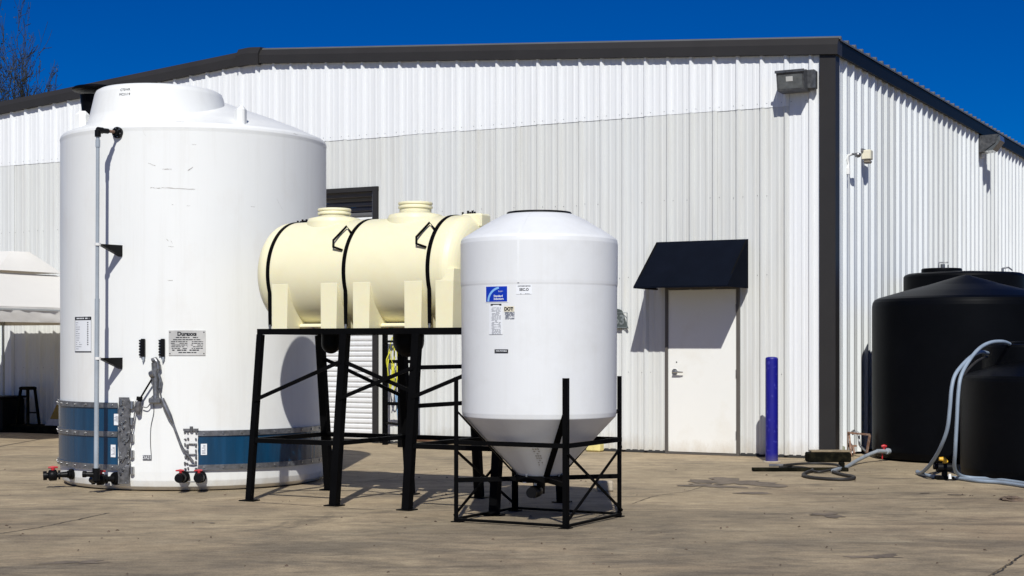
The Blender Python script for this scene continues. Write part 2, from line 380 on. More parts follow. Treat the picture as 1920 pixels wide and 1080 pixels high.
db.build('grit', M['rock'], origin=(0,12,0), kind='stuff')
bpy.data.objects['grit']['label'] = 'scattered grit and leaf scraps on the concrete yard'; bpy.data.objects['grit']['category'] = 'grit'
# ------------------------------------------------------------------ warehouse
ware = thing('warehouse', C0, TH, 'white ribbed metal warehouse with charcoal roof trim filling the background', 'building')
SR = 8.61; SW = 2*SR; DEP = 26.0
def htop(s): return 4.775+.0745*(s if s < SR else SW-s)
RD0, RD1, RDH = 6.47, 10.1, 3.48
core = MB()
def wallpoly(s0, s1, b0): return [WP(s0,-.02,b0), WP(s1,-.02,b0), WP(s1,-.02,htop(s1)+.1), WP(s0,-.02,htop(s0)+.1)]
for s0, s1, b0 in ((.02,RD0,0),(RD0,SR,RDH),(SR,RD1,RDH),(RD1,SW-.02,0)): core.prism(wallpoly(s0,s1,b0), N*.1)
core.prism([SP(.13,-.02,0), SP(DEP,-.02,0), SP(DEP,-.02,4.87), SP(.13,-.02,4.87)], -A*.1)
core.prism([WP(SW,-.13,0), WP(SW,-DEP,0), WP(SW,-DEP,4.87), WP(SW,-.13,4.87)], A*.1)
core.prism([WP(.1,-DEP,0), WP(SW-.1,-DEP,0), WP(SW-.1,-DEP,4.87), WP(SR,-DEP,5.5), WP(.1,-DEP,4.87)], -N*.1)
core.build('wall_backing', M['core'], ware)
RH = .038
def prof(u0, u1, rib0, pitch=.305):
    """ribbed sheet outline between u0 and u1, ribs centred at rib0 + k*pitch"""
    pts = [(u0, 0.)]; k = math.floor((u0-rib0)/pitch)-1
    while True:
        c = rib0+k*pitch
        if c-.04 > u1: break
        for du, dh in ((-.037,0),(-.012,RH),(.012,RH),(.037,0)): pts.append((c+du, dh))
        for m_ in (1, 2):
            cm = c+pitch*m_/3
            for du, dh in ((-.022,0),(-.012,.0045),(.012,.0045),(.022,0)): pts.append((cm+du, dh))
        k += 1
    pts = [p for p in pts if u0 <= p[0] <= u1]; pts.append((u1, pts[-1][1] if abs(pts[-1][0]-u1) < .001 else 0.)); pts.sort(key=lambda p: p[0])
    out = []
    for p in pts:
        if not out or p[0]-out[-1][0] > .0006: out.append(p)
    return out
def sheet(P_, s0, s1, b0, top, rib0, off=0.):
    pr = prof(s0, s1, rib0); vs = []
    for u, d in pr: vs += [P_(u, d+off, b0), P_(u, d+off, top(u))]
    b = MB(); b.add(vs, [(2*i, 2*i+2, 2*i+3, 2*i+1) for i in range(len(pr)-1)])
    vs2 = []
    for u, d in pr[:1]+pr[-1:]: pass
    return b
R0 = .262
SEAM = 4.235
low = []
bounds = [.145, R0+.305-.036]
while bounds[-1] < SW-.2: bounds.append(min(bounds[-1]+.915, SW-.14))
for k in range(len(bounds)-1):
    s0, s1 = bounds[k], bounds[k+1]
    jit = random.Random(k).uniform(-.004, .0)
    if k == 0:
        sheet(WP, s0, s1, .03, lambda u: htop(u)+.03, R0).build('wall_sheet', M['upper'], ware)
        continue
    m_ = M['lowA'] if (k*7) % 3 else M['lowB']
    # lower sheets, cut round the roller door opening
    segs = []
    if s1 <= RD0 or s0 >= RD1: segs = [(s0, s1, .03)]
    else:
        if s0 < RD0: segs.append((s0, RD0, .03))
        segs.append((max(s0, RD0), min(s1, RD1), RDH))
        if s1 > RD1: segs.append((RD1, s1, .03))
    for a_, b_, h0 in segs: sheet(WP, a_, b_, h0, lambda u: SEAM+.03, R0, jit).build('wall_sheet', m_, ware)
    sheet(WP, s0, s1, SEAM-.02+random.Random(k+50).uniform(-.004,.004), lambda u: htop(u)+.03, R0, .004).build('wall_sheet', M['upper'], ware)
sb = [.115]
while sb[-1] < DEP-.1: sb.append(min(sb[-1]+.915, DEP))
for k in range(len(sb)-1):
    sheet(SP, sb[k], sb[k+1], .03, lambda u: 4.80, .15, -.001*(k % 2)).build('side_sheet', M['sideB'] if k in (2,5,6,9) else M['side'], ware)
MB().box(WP(SW/2+.05,-.004,.02), SW-.2, .01, .035, A, N, Z).build('base_flashing', M['core'], ware)
sc = MB(); rnd = random.Random(5)
def screw(p, nrm): sc.cyl(p, p+nrm*.004, .0045, seg=6)
s = R0
while s < SW-.3:
    for du in (.06, .245):
        screw(WP(s+du, .004, SEAM+.03), -N)
        for h in (1.0, 2.2, 3.15): 
            if not (RD0-.1 < s+du < RD1+.1) or h > 3.6: screw(WP(s+du, 0, h+rnd.uniform(-.01,.01)), -N) if rnd.random() < .5 else None
    s += .305
sc.build('screw', M['galvd'], ware, kind='stuff')
# corner trim
b = MB(); b.prism([WP(-.055,.05,0), WP(.145,.05,0), WP(.145,-.02,0), WP(.12,.03,0)][:0] or [WP(-.05,.05,0), WP(.145,.05,0), WP(.145,.0,0), WP(-.0,.0,0), WP(-.0,-.11,0), WP(-.05,-.11,0)], Z*4.80)
b.build('corner_trim', M['char'], ware)
# rake trim (gable), profile extruded along the slope
def rake(s0, s1, name, k=1.0, dz=0., m=None):
    pf = [(.03,-.0),(.085,-.0),(.085,.115),(.035,.20),(-.10,.215),(-.10,-.0)]
    pf = [(d*k+(.012 if k > 1 else 0), z*k+dz) for d, z in pf]
    vs = []
    for s_ in (s0, s1):
        for d, z in pf: vs.append(WP(s_, d, (4.775+.0745*(s_ if s_ <= SR else SW-s_))+z))
    n = len(pf); b = MB(); b.add(vs, [tuple(range(n))[::-1], tuple(range(n, 2*n))]+[(i, (i+1) % n, n+(i+1) % n, n+i) for i in range(n)])
    b.build(name, m or M['char'], ware)
rake(-.085, SR, 'rake_trim'); rake(SR, SW+.085, 'rake_trim')
cap = MB()
for s0, s1 in ((SR-.02, SR), (SR, SR+.02)): pass
pf = [(.03,-.02),(.11,-.02),(.11,.14),(.05,.235),(-.10,.245)]
vs = []; SS = [SR-.2, SR-.03, SR+.03, SR+.2]
for s_ in SS:
    for d, z in pf: vs.append(WP(s_, d, 4.775+.0745*(s_ if s_ <= SR else SW-s_)+z))
n = len(pf)
cap.add(vs, [(j*n+i, j*n+i+1, (j+1)*n+i+1, (j+1)*n+i) for j in range(3) for i in range(n-1)]+[tuple(range(n)), tuple(range(3*n, 4*n))])
cap.build('ridge_cap', M['char'], ware)
# gutter / eave trim on the side wall
g = MB(); g.prism([SP(-.03,.035,4.775), SP(-.03,.075,4.775), SP(-.03,.085,4.93), SP(-.03,.035,4.95)], N*(DEP+.03)); g.build('eave_trim', M['dtrim'], ware)
# roof sheets
def RP(t, u, d): return SP(t, .10-u*.9972, 4.955+u*.0745+d)      # u metres up the slope
LEN = SR+.10
rs0 = None; t = -.02; k = 0
while t < DEP:
    t1 = min(t+.915, DEP+.1); pr = prof(t, t1, t+.035)
    vs = []
    for u, d in pr: vs += [RP(u, 0, d), RP(u, LEN, d)]
    b = MB(); b.add(vs, [(2*i, 2*i+2, 2*i+3, 2*i+1) for i in range(len(pr)-1)])
    vs = []
    for u, d in pr: vs += [RP(u, 0, d), RP(u, 0, -.02)]
    b.add(vs, [(2*i, 2*i+2, 2*i+3, 2*i+1) for i in range(len(pr)-1)])
    b.build('roof_sheet', M['roofm'], ware); t = t1; k += 1
b = MB(); b.prism([WP(SR,.0,5.60), WP(SW+.1,.0,4.955), WP(SW+.1,.0,4.925), WP(SR,.0,5.57)], N*DEP); b.build('roof', M['roofm'], ware)
# roller door in its recess
rd = MB(); W_ = RD1-RD0
rd.prism([WP(RD0,-.0,0), WP(RD0+.05,-.0,0), WP(RD0+.05,-.34,0), WP(RD0,-.34,0)], Z*RDH)
rd.prism([WP(RD1-.05,-.0,0), WP(RD1,-.0,0), WP(RD1,-.34,0), WP(RD1-.05,-.34,0)], Z*RDH)
rdo = MB()
rdo.box(WP((RD0+RD1)/2,-.20,RDH-.03), W_-.1, .30, .06, A, N, Z)
roller = rdo.build('roller_door', M['dframe'], ware)
jb = rd.build('jamb', M['galv'], roller)
fr = MB(); fr.box(WP(RD0-.02,.018,RDH/2), .075, .045, RDH, A, N, Z); fr.box(WP(RD1+.02,.018,RDH/2), .075, .045, RDH, A, N, Z); fr.box(WP((RD0+RD1)/2,.018,RDH+.03), W_+.12, .047, .06, A, N, Z)
fr.build('frame', M['char'], roller)
z = .03; k = 0; sl_me = None
while z < RDH-.07:
    if sl_me is None:
        b = MB(); vs = []
        for d, dz in ((-.235,0),(-.222,.006),(-.213,.022),(-.213,.052),(-.222,.066),(-.235,.0715)): vs += [WP(RD0+.05, d, z+dz), WP(RD1-.05, d, z+dz)]
        b.add(vs, [(2*i, 2*i+1, 2*i+3, 2*i+2) for i in range(5)]); sl_me = b.build('slat', M['slat'], roller)
    else:
        c = sl_me.copy(); COL.objects.link(c); c.location = (0,0,.0725*k)
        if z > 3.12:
            c.data = c.data.copy(); c.data.materials[0] = M['slatshade']  # top slats get the painted header shadow
    z += .0725; k += 1
# man door
dl0, dl1 = ws(1384.0), ws(1254.5)
dcx = (dl0+dl1)/2; dw = dl1-dl0
fr = MB()
for s_ in (dl0-.014, dl1+.014): fr.box(WP(s_,.026,1.035), .036, .056, 2.07, A, N, Z)
fr.box(WP(dcx,.026,2.062), dw-.012, .054, .045, A, N, Z)
fr.box(WP(dcx,.03,.012), dw-.012, .06, .02, A, N, Z)
door = fr.build('door', M['dframe'], ware)
MB().box(WP(dcx,.019,1.03), dw-.024, .042, 2.005, A, N, Z, bev=.003).build('door_leaf', M['door'], door)
hb = MB(); s_h, h_h = wsh(1268, 697)
hb.cyl(WP(s_h,.04,h_h), WP(s_h,.052,h_h), .038, seg=20); hb.cyl(WP(s_h,.05,h_h), WP(s_h,.095,h_h), .014)
hb.tube([WP(s_h+.01,.092,h_h), WP(s_h-.04,.095,h_h), WP(s_h-.09,.092,h_h-.004), WP(s_h-.125,.088,h_h-.004)], [.014,.012,.010,.008])
hb.build('handle', M['steel'], door)
hg = MB()
for h_ in (.25, 1.0, 1.8): hg.cyl(WP(dl0+.006,.045,h_-.05), WP(dl0+.006,.045,h_+.05), .009, seg=8)
hg.build('hinge', M['galvd'], door)
s_p, h_p = wsh(1271, 679); MB().cyl(WP(s_p,.04,h_p), WP(s_p,.043,h_p), .009, seg=8).build('peephole', M['ink'], door)
# ------------------------------------------------------------------ awning
as0, as1 = ws(1405), ws(1233); AD = .74; at_, ab = 2.635, 2.035
aw = thing('awning', WP((as0+as1)/2, .036, ab), TH, 'black fabric awning mounted over the white side door', 'awning')
b = MB(); T = .006
q = [WP(as0,.037,at_), WP(as1,.037,at_), WP(as1,AD,ab+.02), WP(as0,AD,ab+.02)]
nx = 14; vs = []
for j in range(9):
    for i in range(nx+1):
        u, v = i/nx, j/8; p = (q[0].lerp(q[1], u)).lerp(q[3].lerp(q[2], u), v)
        p = p+Vector((0,0,-.010*math.sin(math.pi*v)*abs(math.sin(math.pi*u*3)))); vs.append(p)
b.add(vs, [(j*(nx+1)+i, j*(nx+1)+i+1, (j+1)*(nx+1)+i+1, (j+1)*(nx+1)+i) for j in range(8) for i in range(nx)], True)
b.build('top_cloth', M['awn'], aw)
b = MB()
for s_ in (as0, as1): b.add([WP(s_,.037,at_), WP(s_,AD,ab+.02), WP(s_,AD,ab), WP(s_,.037,ab)], [(0,1,2,3)])
b.add([WP(as0,AD,ab+.02), WP(as1,AD,ab+.02), WP(as1,AD,ab), WP(as0,AD,ab)], [(0,1,2,3)])
b.build('side_cloth', M['awn'], aw)
b = MB()
for p0, p1 in ((WP(as0+.015,.045,ab+.012),WP(as0+.015,AD-.012,ab+.012)),(WP(as1-.015,.045,ab+.012),WP(as1-.015,AD-.012,ab+.012)),(WP(as0+.015,AD-.012,ab+.012),WP(as1-.015,AD-.012,ab+.012)),
               (WP(as0+.015,.05,at_-.02),WP(as0+.015,AD-.02,ab+.022)),(WP(as1-.015,.05,at_-.02),WP(as1-.015,AD-.02,ab+.022))): b.bar(p0, p1, .02)
b.build('frame', M['black'], aw)
# ------------------------------------------------------------------ floodlights, sensor, camera, plaque on the walls
s0, h0 = wsh(1489, 157); s0 -= .075
fl = thing('floodlight', WP(s0,.036,h0), TH, 'large bronze floodlight high on the front wall near the corner', 'floodlight')
b = MB(); b.box(WP(s0-.12,.09,h0+.01), .22, .11, .24, A, N, Z, bev=.02); b.build('housing', M['lamp'], fl)
b = MB(); hw = .168
sec = [(.06,.125),(.20,.125),(.30,.085),(.255,-.115),(.06,-.125)]
vs = [WP(s0+.03+e*hw, d, h0+z) for e in (-1,1) for d, z in sec]
b.add(vs, [tuple(range(5))[::-1], tuple(range(5,10))]+[(i,(i+1)%5,5+(i+1)%5,5+i) for i in range(5)]); lbody = b.build('lamp_body', M['lamp'], fl)
def quadpt(e, f): # on the front glass; e -1..1 across, f 0..1 up
    d = .255+(.30-.255)*f; z = -.115+.2*f; return WP(s0+.03+e*hw, d+.003, h0+z)
b = MB(); b.add([quadpt(-.88,.08), quadpt(.88,.08), quadpt(.88,.92), quadpt(-.88,.92)], [(0,1,2,3)])
b.build('glass', M['glass'], fl)
b = MB(); b.add([quadpt(-.2,.5)-N*.003, quadpt(.3,.5)-N*.003, quadpt(.3,.78)-N*.003, quadpt(-.2,.78)-N*.003], [(0,1,2,3)]); b.build('bulb_reflector', M['lens'], fl)
b = MB(); b.bar(WP(s0+.03-hw-.01,.31,h0+.10), WP(s0+.03+hw+.01,.31,h0+.10), .02, .03); b.build('rim', M['lamp'], fl)
# side floodlight
t0 = st(1836); h0 = 4.60
fs_ = thing('floodlight', SP(t0,.036,h0), TH, 'grey wedge shaped floodlight under the eave of the side wall', 'floodlight')
b = MB(); sec = [(.036,.15),(.34,.16),(.30,.03),(.12,-.1),(.036,-.12)]
vs = [SP(t0+e*.19, d, h0+z) for e in (-1,1) for d, z in sec]
b.add(vs, [tuple(range(5))[::-1], tuple(range(5,10))]+[(i,(i+1)%5,5+(i+1)%5,5+i) for i in range(5)]); b.build('lamp_body', M['lamp'], fs_)
b = MB(); vs = [SP(t0+e*.17, d, h0+z) for e in (-1,1) for d, z in ((.125,-.105),(.36,.14),(.37,.06),(.25,-.09))]
b.add(vs, [(0,1,2,3),(4,5,6,7),(0,1,5,4),(1,2,6,5),(2,3,7,6),(3,0,4,7)]); b.build('lens', M['glass'], fs_)
b = MB(); b.cyl(SP(t0,.06,h0-.19), SP(t0,.06,h0-.11), .03, seg=12); b.build('photocell', M['pvcw'], fs_)
# motion sensor box
t0, h0 = sth(1612, 293)
se = thing('sensor_box', SP(t0,.036,h0), TH, 'small beige sensor box on the side wall', 'sensor')
MB().box(SP(t0,.095,h0+.01), .115, .12, .12, A, N, Z, bev=.01).build('case', M['beige'], se)
MB().box(SP(t0,.10,h0-.075), .09, .09, .045, A, N, Z, bev=.015).build('sensor_lens', M['brownlens'], se)
MB().box(SP(t0,.05,h0+.065), .03, .16, .04, A, N, Z).build('bracket', M['galvd'], se)
# security camera on white conduit
t0 = st(1582.5)
ck = thing('security_camera', SP(t0,.036,3.6), TH, 'small grey dome camera on white conduit by the building corner', 'camera')
def hh(py, t_): return H+(HY-py)/F*(C0.y+CA*t_)
b = MB(); pts = [SP(t0,.05,hh(327,t0)), SP(t0,.05,hh(312,t0)), SP(t0+.02,.05,hh(308,t0)), SP(t0-.02,.05,hh(300,t0)), SP(t0,.05,hh(292,t0)), SP(t0,.10,hh(290,t0))]
b.tube(pts, .016, 8); b.cyl(SP(t0,.05,hh(327,t0)), SP(t0,.05,hh(316,t0)), .026, seg=10); b.build('conduit', M['pvcw'], ck)
b = MB(); b.cyl(SP(t0,.09,hh(290,t0)), SP(t0,.15,hh(290,t0)), .014, seg=8); b.lathe(SP(t0,.17,hh(292,t0)), [(0,.03),(.035,.02),(.04,0),(.03,-.025),(0,-.035)], 14); b.build('camera_head', M['galv'], ck)
# number plaque
sp0, hp0 = wsh(1181, 616); sp1 = sp0+.40; hp1 = wsh(1181, 585)[1]
pl = thing('house_number_plaque', WP((sp0+sp1)/2,.036,hp0), TH, 'grey cast plaque with the house number 1463 behind the cone tank', 'number plaque')
b = MB(); poly = [WP(sp0,.036,hp0), WP(sp1,.036,hp0), WP(sp1,.036,hp1), WP(sp1-.08,.036,hp1)]
for k in range(1, 10):
    a = math.pi*k/10; poly.append(WP((sp0+sp1)/2+.12*math.cos(a), .036, hp1+.045*math.sin(a)))
poly.append(WP(sp0+.08,.036,hp1)); b.prism(poly, -N*.02); b.build('plate', M['plaque'], pl)
b = MB(); e = .012
for p0, p1 in ((WP(sp0+e,.058,hp0+e),WP(sp1-e,.058,hp0+e)),(WP(sp0+e,.058,hp1-e),WP(sp1-e,.058,hp1-e)),(WP(sp0+e,.058,hp0+e),WP(sp0+e,.058,hp1-e)),(WP(sp1-e,.058,hp0+e),WP(sp1-e,.058,hp1-e))): b.bar(p0, p1, .008)
b.build('border', M['plaqt'], pl)
def text_geo(txt, size, bold=0.0, xs=1.0, shear=0.):
    cu = bpy.data.curves.new('t', 'FONT'); cu.body = txt; cu.size = size; cu.align_x = 'CENTER'; cu.align_y = 'CENTER'; cu.offset = bold; cu.shear = shear
    cu.resolution_u = 3
    ob = bpy.data.objects.new('t', cu); COL.objects.link(ob); bpy.context.view_layer.update()
    me = bpy.data.meshes.new_from_object(ob.evaluated_get(bpy.context.evaluated_depsgraph_get()))
    vs = [(v.co.x*xs, v.co.y) for v in me.vertices]; fs = [tuple(p.vertices) for p in me.polygons]
    bpy.data.objects.remove(ob); bpy.data.curves.remove(cu); bpy.data.meshes.remove(me)
    return vs, fs
def text_on(b, txt, size, fn, bold=0., xs=1., shear=0.):
    vs, fs = text_geo(txt, size, bold, xs, shear); b.add([fn(u, v) for u, v in vs], fs)
b = MB(); text_on(b, '1463', .17, lambda u, v: WP((sp0+sp1)/2-u, .060, (hp0+hp1)/2+v), .004, .92); b.build('number', M['plaqt'], pl)
# ------------------------------------------------------------------ bollard
bc = G(1447, 866); bc.z = 0
bo = thing('bollard', bc, 0, 'dark blue steel bollard beside the white door', 'bollard')
b = MB(); R_ = .073; b.lathe(bc, [(R_,0),(R_,1.19),(R_-.008,1.205),(R_-.03,1.212),(0,1.214)], 32); b.build('post', M['blue'], bo, weld=True)
MB().lathe(bc, [(R_+.03,0),(R_+.03,.01),(R_-.001,.012)], 24).build('base_collar', M['cblock'], bo)
# ------------------------------------------------------------------ tanks: surface helpers
class Tank:
    def __init__(s, xc, yc, R): s.c = Vector((xc, yc, 0)); s.R = R
    def phi(s, px, off=0.):
        r = (px-960)/F; d = Vector((r, 1)).normalized(); c = Vector((s.c.x, s.c.y)); R = s.R+off
        tca = c.dot(d); d2 = c.length_squared-tca*tca; d2 = min(d2, R*R)
        p = d*(tca-math.sqrt(R*R-d2))-c; return math.atan2(p.x, -p.y)
    def at(s, ph, h, off=0.): return s.c+Vector((math.sin(ph), -math.cos(ph), 0))*(s.R+off)+Z*h
    def pt(s, px, py, off=0.):
        ph = s.phi(px, off); q = s.at(ph, 0, off); return Vector((q.x, q.y, H-(py-HY)/F*q.y))
    def ph_h(s, px, py, off=0.):
        q = s.pt(px, py, off); return s.phi(px, off), q.z
    def patch(s, b, ph0, ph1, h0, h1, off, th=.0, n=12):
        vs = []
        for i in range(n+1):
            a = ph0+(ph1-ph0)*i/n; vs += [s.at(a,h0,off), s.at(a,h1,off)]
            if th: vs += [s.at(a,h0,off-th), s.at(a,h1,off-th)]
        if not th: b.add(vs, [(2*i,2*i+2,2*i+3,2*i+1) for i in range(n)], True)
        else:
            fs = []
            for i in range(n):
                k = 4*i; fs += [(k,k+4,k+5,k+1),(k+2,k+3,k+7,k+6),(k+1,k+5,k+7,k+3),(k,k+2,k+6,k+4)]
            fs += [(0,1,3,2),(4*n,4*n+2,4*n+3,4*n+1)]; b.add(vs, fs)
        return b
    def fn(s, px, py, off):
        ph, h = s.ph_h(px, py)
        return lambda u, v: s.at(ph+u/s.R, h+v, off)
# ------------------------------------------------------------------ big white tank
BT = Tank(-3.163, 15.60, 1.298)
bt = thing('white_vertical_tank', BT.c, 0, 'huge white vertical storage tank with blue steel bands at its base', 'tank')
R_ = BT.R
pf = [(R_-.14,.0),(R_-.06,.012),(R_-.02,.045),(R_-.004,.10),(R_,.18),(R_,1.5),(R_+.001,2.4),(R_,3.31),(R_+.004,3.345),(R_-.002,3.368),(R_-.022,3.390),(R_-.09,3.417),(R_-.25,3.49),(R_-.5,3.585),(R_-.8,3.69),(.3,3.76),(0,3.79)]
b = MB(); b.lathe(BT.c, pf, 128); b.build('body', M['wpoly'], bt, weld=True)
# raised access neck toward the front
nc = P(297, 207, 14.95); nc.z = 0; nc.x = (299-960)/F*15.17; nc.y = 15.17
b = MB(); b.lathe(nc, [(.71,3.40),(.69,3.465),(.672,3.50),(.660,3.53),(.612,3.745),(.597,3.778),(.565,3.797),(.30,3.825),(0,3.83)], 96); b.build('access_neck', M['wpoly'], bt, weld=True)
b = MB(); b.lathe(nc+Vector((.05,.12,0)), [(.32,3.81),(.32,3.84),(.30,3.852),(0,3.86)], 48); b.build('neck_lid', M['wpoly'], bt, weld=True)
# raised pad under the neck
for (px, py0, py1, w_, off) in ((455, 228, 197, .10, -.07), (143, 236, 208, .12, -.16)):
    q = BT.pt(px, py0, off); hz = H+(HY-py1)/F*q.y; ph = BT.phi(px, off)
    t_ = Vector((math.cos(ph), math.sin(ph), 0)); r_ = Vector((math.sin(ph), -math.cos(ph), 0))
    MB().box((q.x-r_.x*.05, q.y-r_.y*.05, (hz+3.30)/2), w_, .14, hz-3.30, t_, r_, Z, bev=.04).build('lifting_lug', M['wpoly'], bt)
# black vent with a flat hood
vc = Vector(((172-960)/F*15.72, 15.72, 0))
b = MB(); b.lathe(vc, [(.085,3.40),(.10,3.72),(.115,3.86),(.0,3.86)], 32); vent = b.build('vent', M['bpoly'], bt)
b = MB(); b.lathe(vc+Vector((.06,0,0)), [(0,3.885),(.20,3.888),(.245,3.90),(.255,3.915),(.23,3.935),(.1,3.95),(0,3.953)], 40); b.build('hood', M['bpoly'], vent)
# stencil on the neck
b = MB()
def neckfn(px, py):
    r = (px-960)/F; ph = Tank(nc.x, nc.y, .65).phi(px)
    T2 = Tank(nc.x, nc.y, .65); q = T2.pt(px, py); 
    def f(u, v):
        rr = .660-(q.z+v-3.53)*(.048/.215)+.003; return nc+Vector((math.sin(ph+u/.65)*rr, -math.cos(ph+u/.65)*rr, q.z+v))
    return f
f_ = neckfn(231, 167); text_on(b, 'CT0WR', .032, f_); f_ = neckfn(231, 176); text_on(b, 'MC21/19', .032, f_); b.build('stencil', M['ink'], bt)
# scuffs
b = MB(); rnd = random.Random(3)
def scuff(px0, py0, px1, py1, w=.004):
    n = 10; vs = []
    for i in range(n+1):
        u = i/n; ph, h = BT.ph_h(px0+(px1-px0)*u, py0+(py1-py0)*u+rnd.uniform(-.5,.5)); ww = w*rnd.uniform(.2,1)
        vs += [BT.at(ph,h-ww,.0015), BT.at(ph,h+ww,.0015)]
    b.add(vs, [(2*i,2*i+2,2*i+3,2*i+1) for i in range(n)])
for a_ in ((278,306,292,311),(305,317,322,317),(352,320,362,313,.006),(282,352,303,353),(303,352,366,355),(268,245,273,255,.002),(350,386,357,386,.003),(470,387,478,388,.003),
           (312,448,316,452,.005),(320,450,323,456,.005),(316,462,326,463,.003),(314,526,324,526,.004),(330,228,345,229,.002),(550,250,560,254,.002),(518,372,530,394,.0015),(360,271,368,271,.002),(322,384,325,384,.003)): scuff(*a_)
b.build('scuff', M['scuff'], bt, kind='stuff')
# blue steel bands
def band(ph0, ph1, h0, h1, rails, extra_seg=40):
    b = MB(); BT.patch(b, ph0, ph1, h0+.012, h1-.012, .014, .008, 40); bd = b.build('band', M['teal'], bt)
    for h_ in rails:
        b = MB(); BT.patch(b, ph0, ph1, h_-.024, h_+.024, .026, .016, 40); b.build('rail', M['galv'], bd)
    b = MB(); n = int((ph1-ph0)*BT.R/.17)
    for i in range(n+1):
        a = ph0+(ph1-ph0)*(i+.3)/(n+.6)
        for h_ in rails: b.cyl(BT.at(a,h_,.02), BT.at(a,h_,.034), .009, seg=8)
    b.build('rivet', M['steel'], bd, kind='stuff'); return bd
phL = BT.phi(222)
bL = band(phL-2.3, phL, .20, .81, (.22,.525,.79))
phR = BT.phi(371)
bR = band(phR, phR+2.6, .20, .555, (.222,.535))
def plate_with(name, ph0, ph1, h0, h1, m_, off=.03, th=.012, jag=0, parent=bt, seed=1):
    rnd = random.Random(seed); b = MB(); n = 12; vs = []
    L_, R__ = [], []
    for i in range(n+1):
        h_ = h0+(h1-h0)*i/n; L_.append((ph0+rnd.uniform(-jag,jag), h_)); R__.append((ph1+rnd.uniform(-jag,jag), h_))
    poly = L_+R__[::-1]; m = len(poly)
    vs = [BT.at(a,h_,off) for a,h_ in poly]+[BT.at(a,h_,off-th) for a,h_ in poly]
    b.add(vs, [(i,i+1,2*n-i+0,2*n-i+1) for i in range(n)]+[(m+i,m+2*n-i+1,m+2*n-i,m+i+1) for i in range(n)]+[(i,(i+1)%m,m+(i+1)%m,m+i) for i in range(m)])
    return b.build(name, m_, parent)
pj = plate_with('joint_plate', BT.phi(226), BT.phi(246), .07, .865, M['galvd'], .035, .012, .006, seed=4)
b = MB(); rnd = random.Random(8)
for i in range(22):
    a = BT.phi(rnd.uniform(229,244)); h_ = rnd.uniform(.12,.84); b.cyl(BT.at(a,h_,.033), BT.at(a,h_,.052), .012, seg=8)
for i in range(5):
    h_ = .16+i*.15; b.cyl(BT.at(BT.phi(249.5),h_,.02), BT.at(BT.phi(249.5),h_+.07,.02), .02, seg=10)
b.build('bolt', M['steel'], pj, kind='stuff')
for (px0, px1, py0, py1, m_) in ((214,222,776,797,'label'),(208,217,834,857,'label')):
    b = MB(); a0, hA = BT.ph_h(px0,py1,.016); a1, hB = BT.ph_h(px1,py0,.016); BT.patch(b, a0, a1, hA, hB, .0185, 0, 3); bl = b.build('sticker', M['label'], bL)
for (px, py, t_) in ((218,787,'FRP'),(212,846,'FRP')): pass
b = MB(); a0, hA = BT.ph_h(376.5,853,.016); a1, hB = BT.ph_h(388,832,.016); BT.patch(b, a0, a1, hA, hB, .0185, 0, 3); b.build('sticker', M['label'], bR)
b = MB()
for (px, py0, py1, off) in ((218,781,793,.020),(212.5,839,852,.020),(382,835,850,.020)):
    for k in range(7):
        yy = py0+(py1-py0)*k/6
        for q in (-2.2, 0, 2.2):
            if random.Random(k*9+px+q).random() < .7:
                ph, h_ = BT.ph_h(px+q, yy, .016); BT.patch(b, ph-.004, ph+.004, h_-.003, h_+.003, off, 0, 1)
b.build('sticker_print', M['inkg'], bt, kind='stuff')
# galvanised end bracket of the right band
e1 = plate_with('end_bracket', BT.phi(346), BT.phi(371), .19, .56, M['pvcw'], .02, .008, .003, seed=6)
b = MB(); rnd = random.Random(12)
for px in (348, 352, 368):
    for k in range(7):
        ph = BT.phi(px+rnd.uniform(-1,1)); h_ = .21+k*.055; b.box(BT.at(ph,h_+rnd.uniform(-.01,.01),.03), rnd.uniform(.012,.026), .016, rnd.uniform(.012,.035), X, Y, Z, bev=.004)
for h_ in (.25,.345,.44): b.tube([BT.at(BT.phi(354),h_,.03), BT.at(BT.phi(362),h_,.035), BT.at(BT.phi(369),h_,.03)], .006, 6)
b.cyl(BT.at(BT.phi(359),.55,.03), BT.at(BT.phi(359),.60,.03), .016, seg=8); b.bar(BT.at(BT.phi(344),.57,.03), BT.at(BT.phi(372),.57,.03), .02)
b.build('clamp', M['galvd'], e1, kind='stuff')
# tensioner hardware between the bands
def BP(px, py, off=.04): return BT.pt(px, py, off)
b = MB(); b.tube([BP(285,676), BP(291,674), BP(295,680), BP(297,692)], [.022,.026,.026,.024], 10); b.tube([BP(291,680), BP(291,705), BP(292,740), BP(291,752)], [.035,.03,.024,.028], 10)
b.box(BP(291,751), .115, .05, .055, X, Y, Z, bev=.012); b.cyl(BP(283,703,.05), BP(289,700,.06), .036, seg=14); b.tube([BP(297,700), BP(301,712), BP(299,728)], .014, 8)
tn = b.build('tensioner', M['galv'], bt)
b = MB(); b.tube([BP(284,712,.06), BP(263,747,.05)], .009, 8); b.cyl(BP(262,744,.05), BP(261,751,.05), .028, seg=12); b.build('black_rod', M['bplas'], tn)
b = MB(); b.tube([BP(262,752,.05), BP(258,765,.04), BP(260,777,.04)], [.02,.035,.02], 10)
b.tube(smooth_path([BP(255,752), BP(251,785), BP(247,812), BP(240,845), BP(228,868)]), .006, 6); b.tube(smooth_path([BP(266,762), BP(275,764), BP(281,757), BP(283,746)]), .005, 6)
b.tube(smooth_path([BP(287,742), BP(282,748), BP(279,752)]), .005, 6); b.tube(smooth_path([BP(298,722), BP(300,735), BP(302,745)]), .006, 6); b.build('clamp_end', M['galvd'], tn)
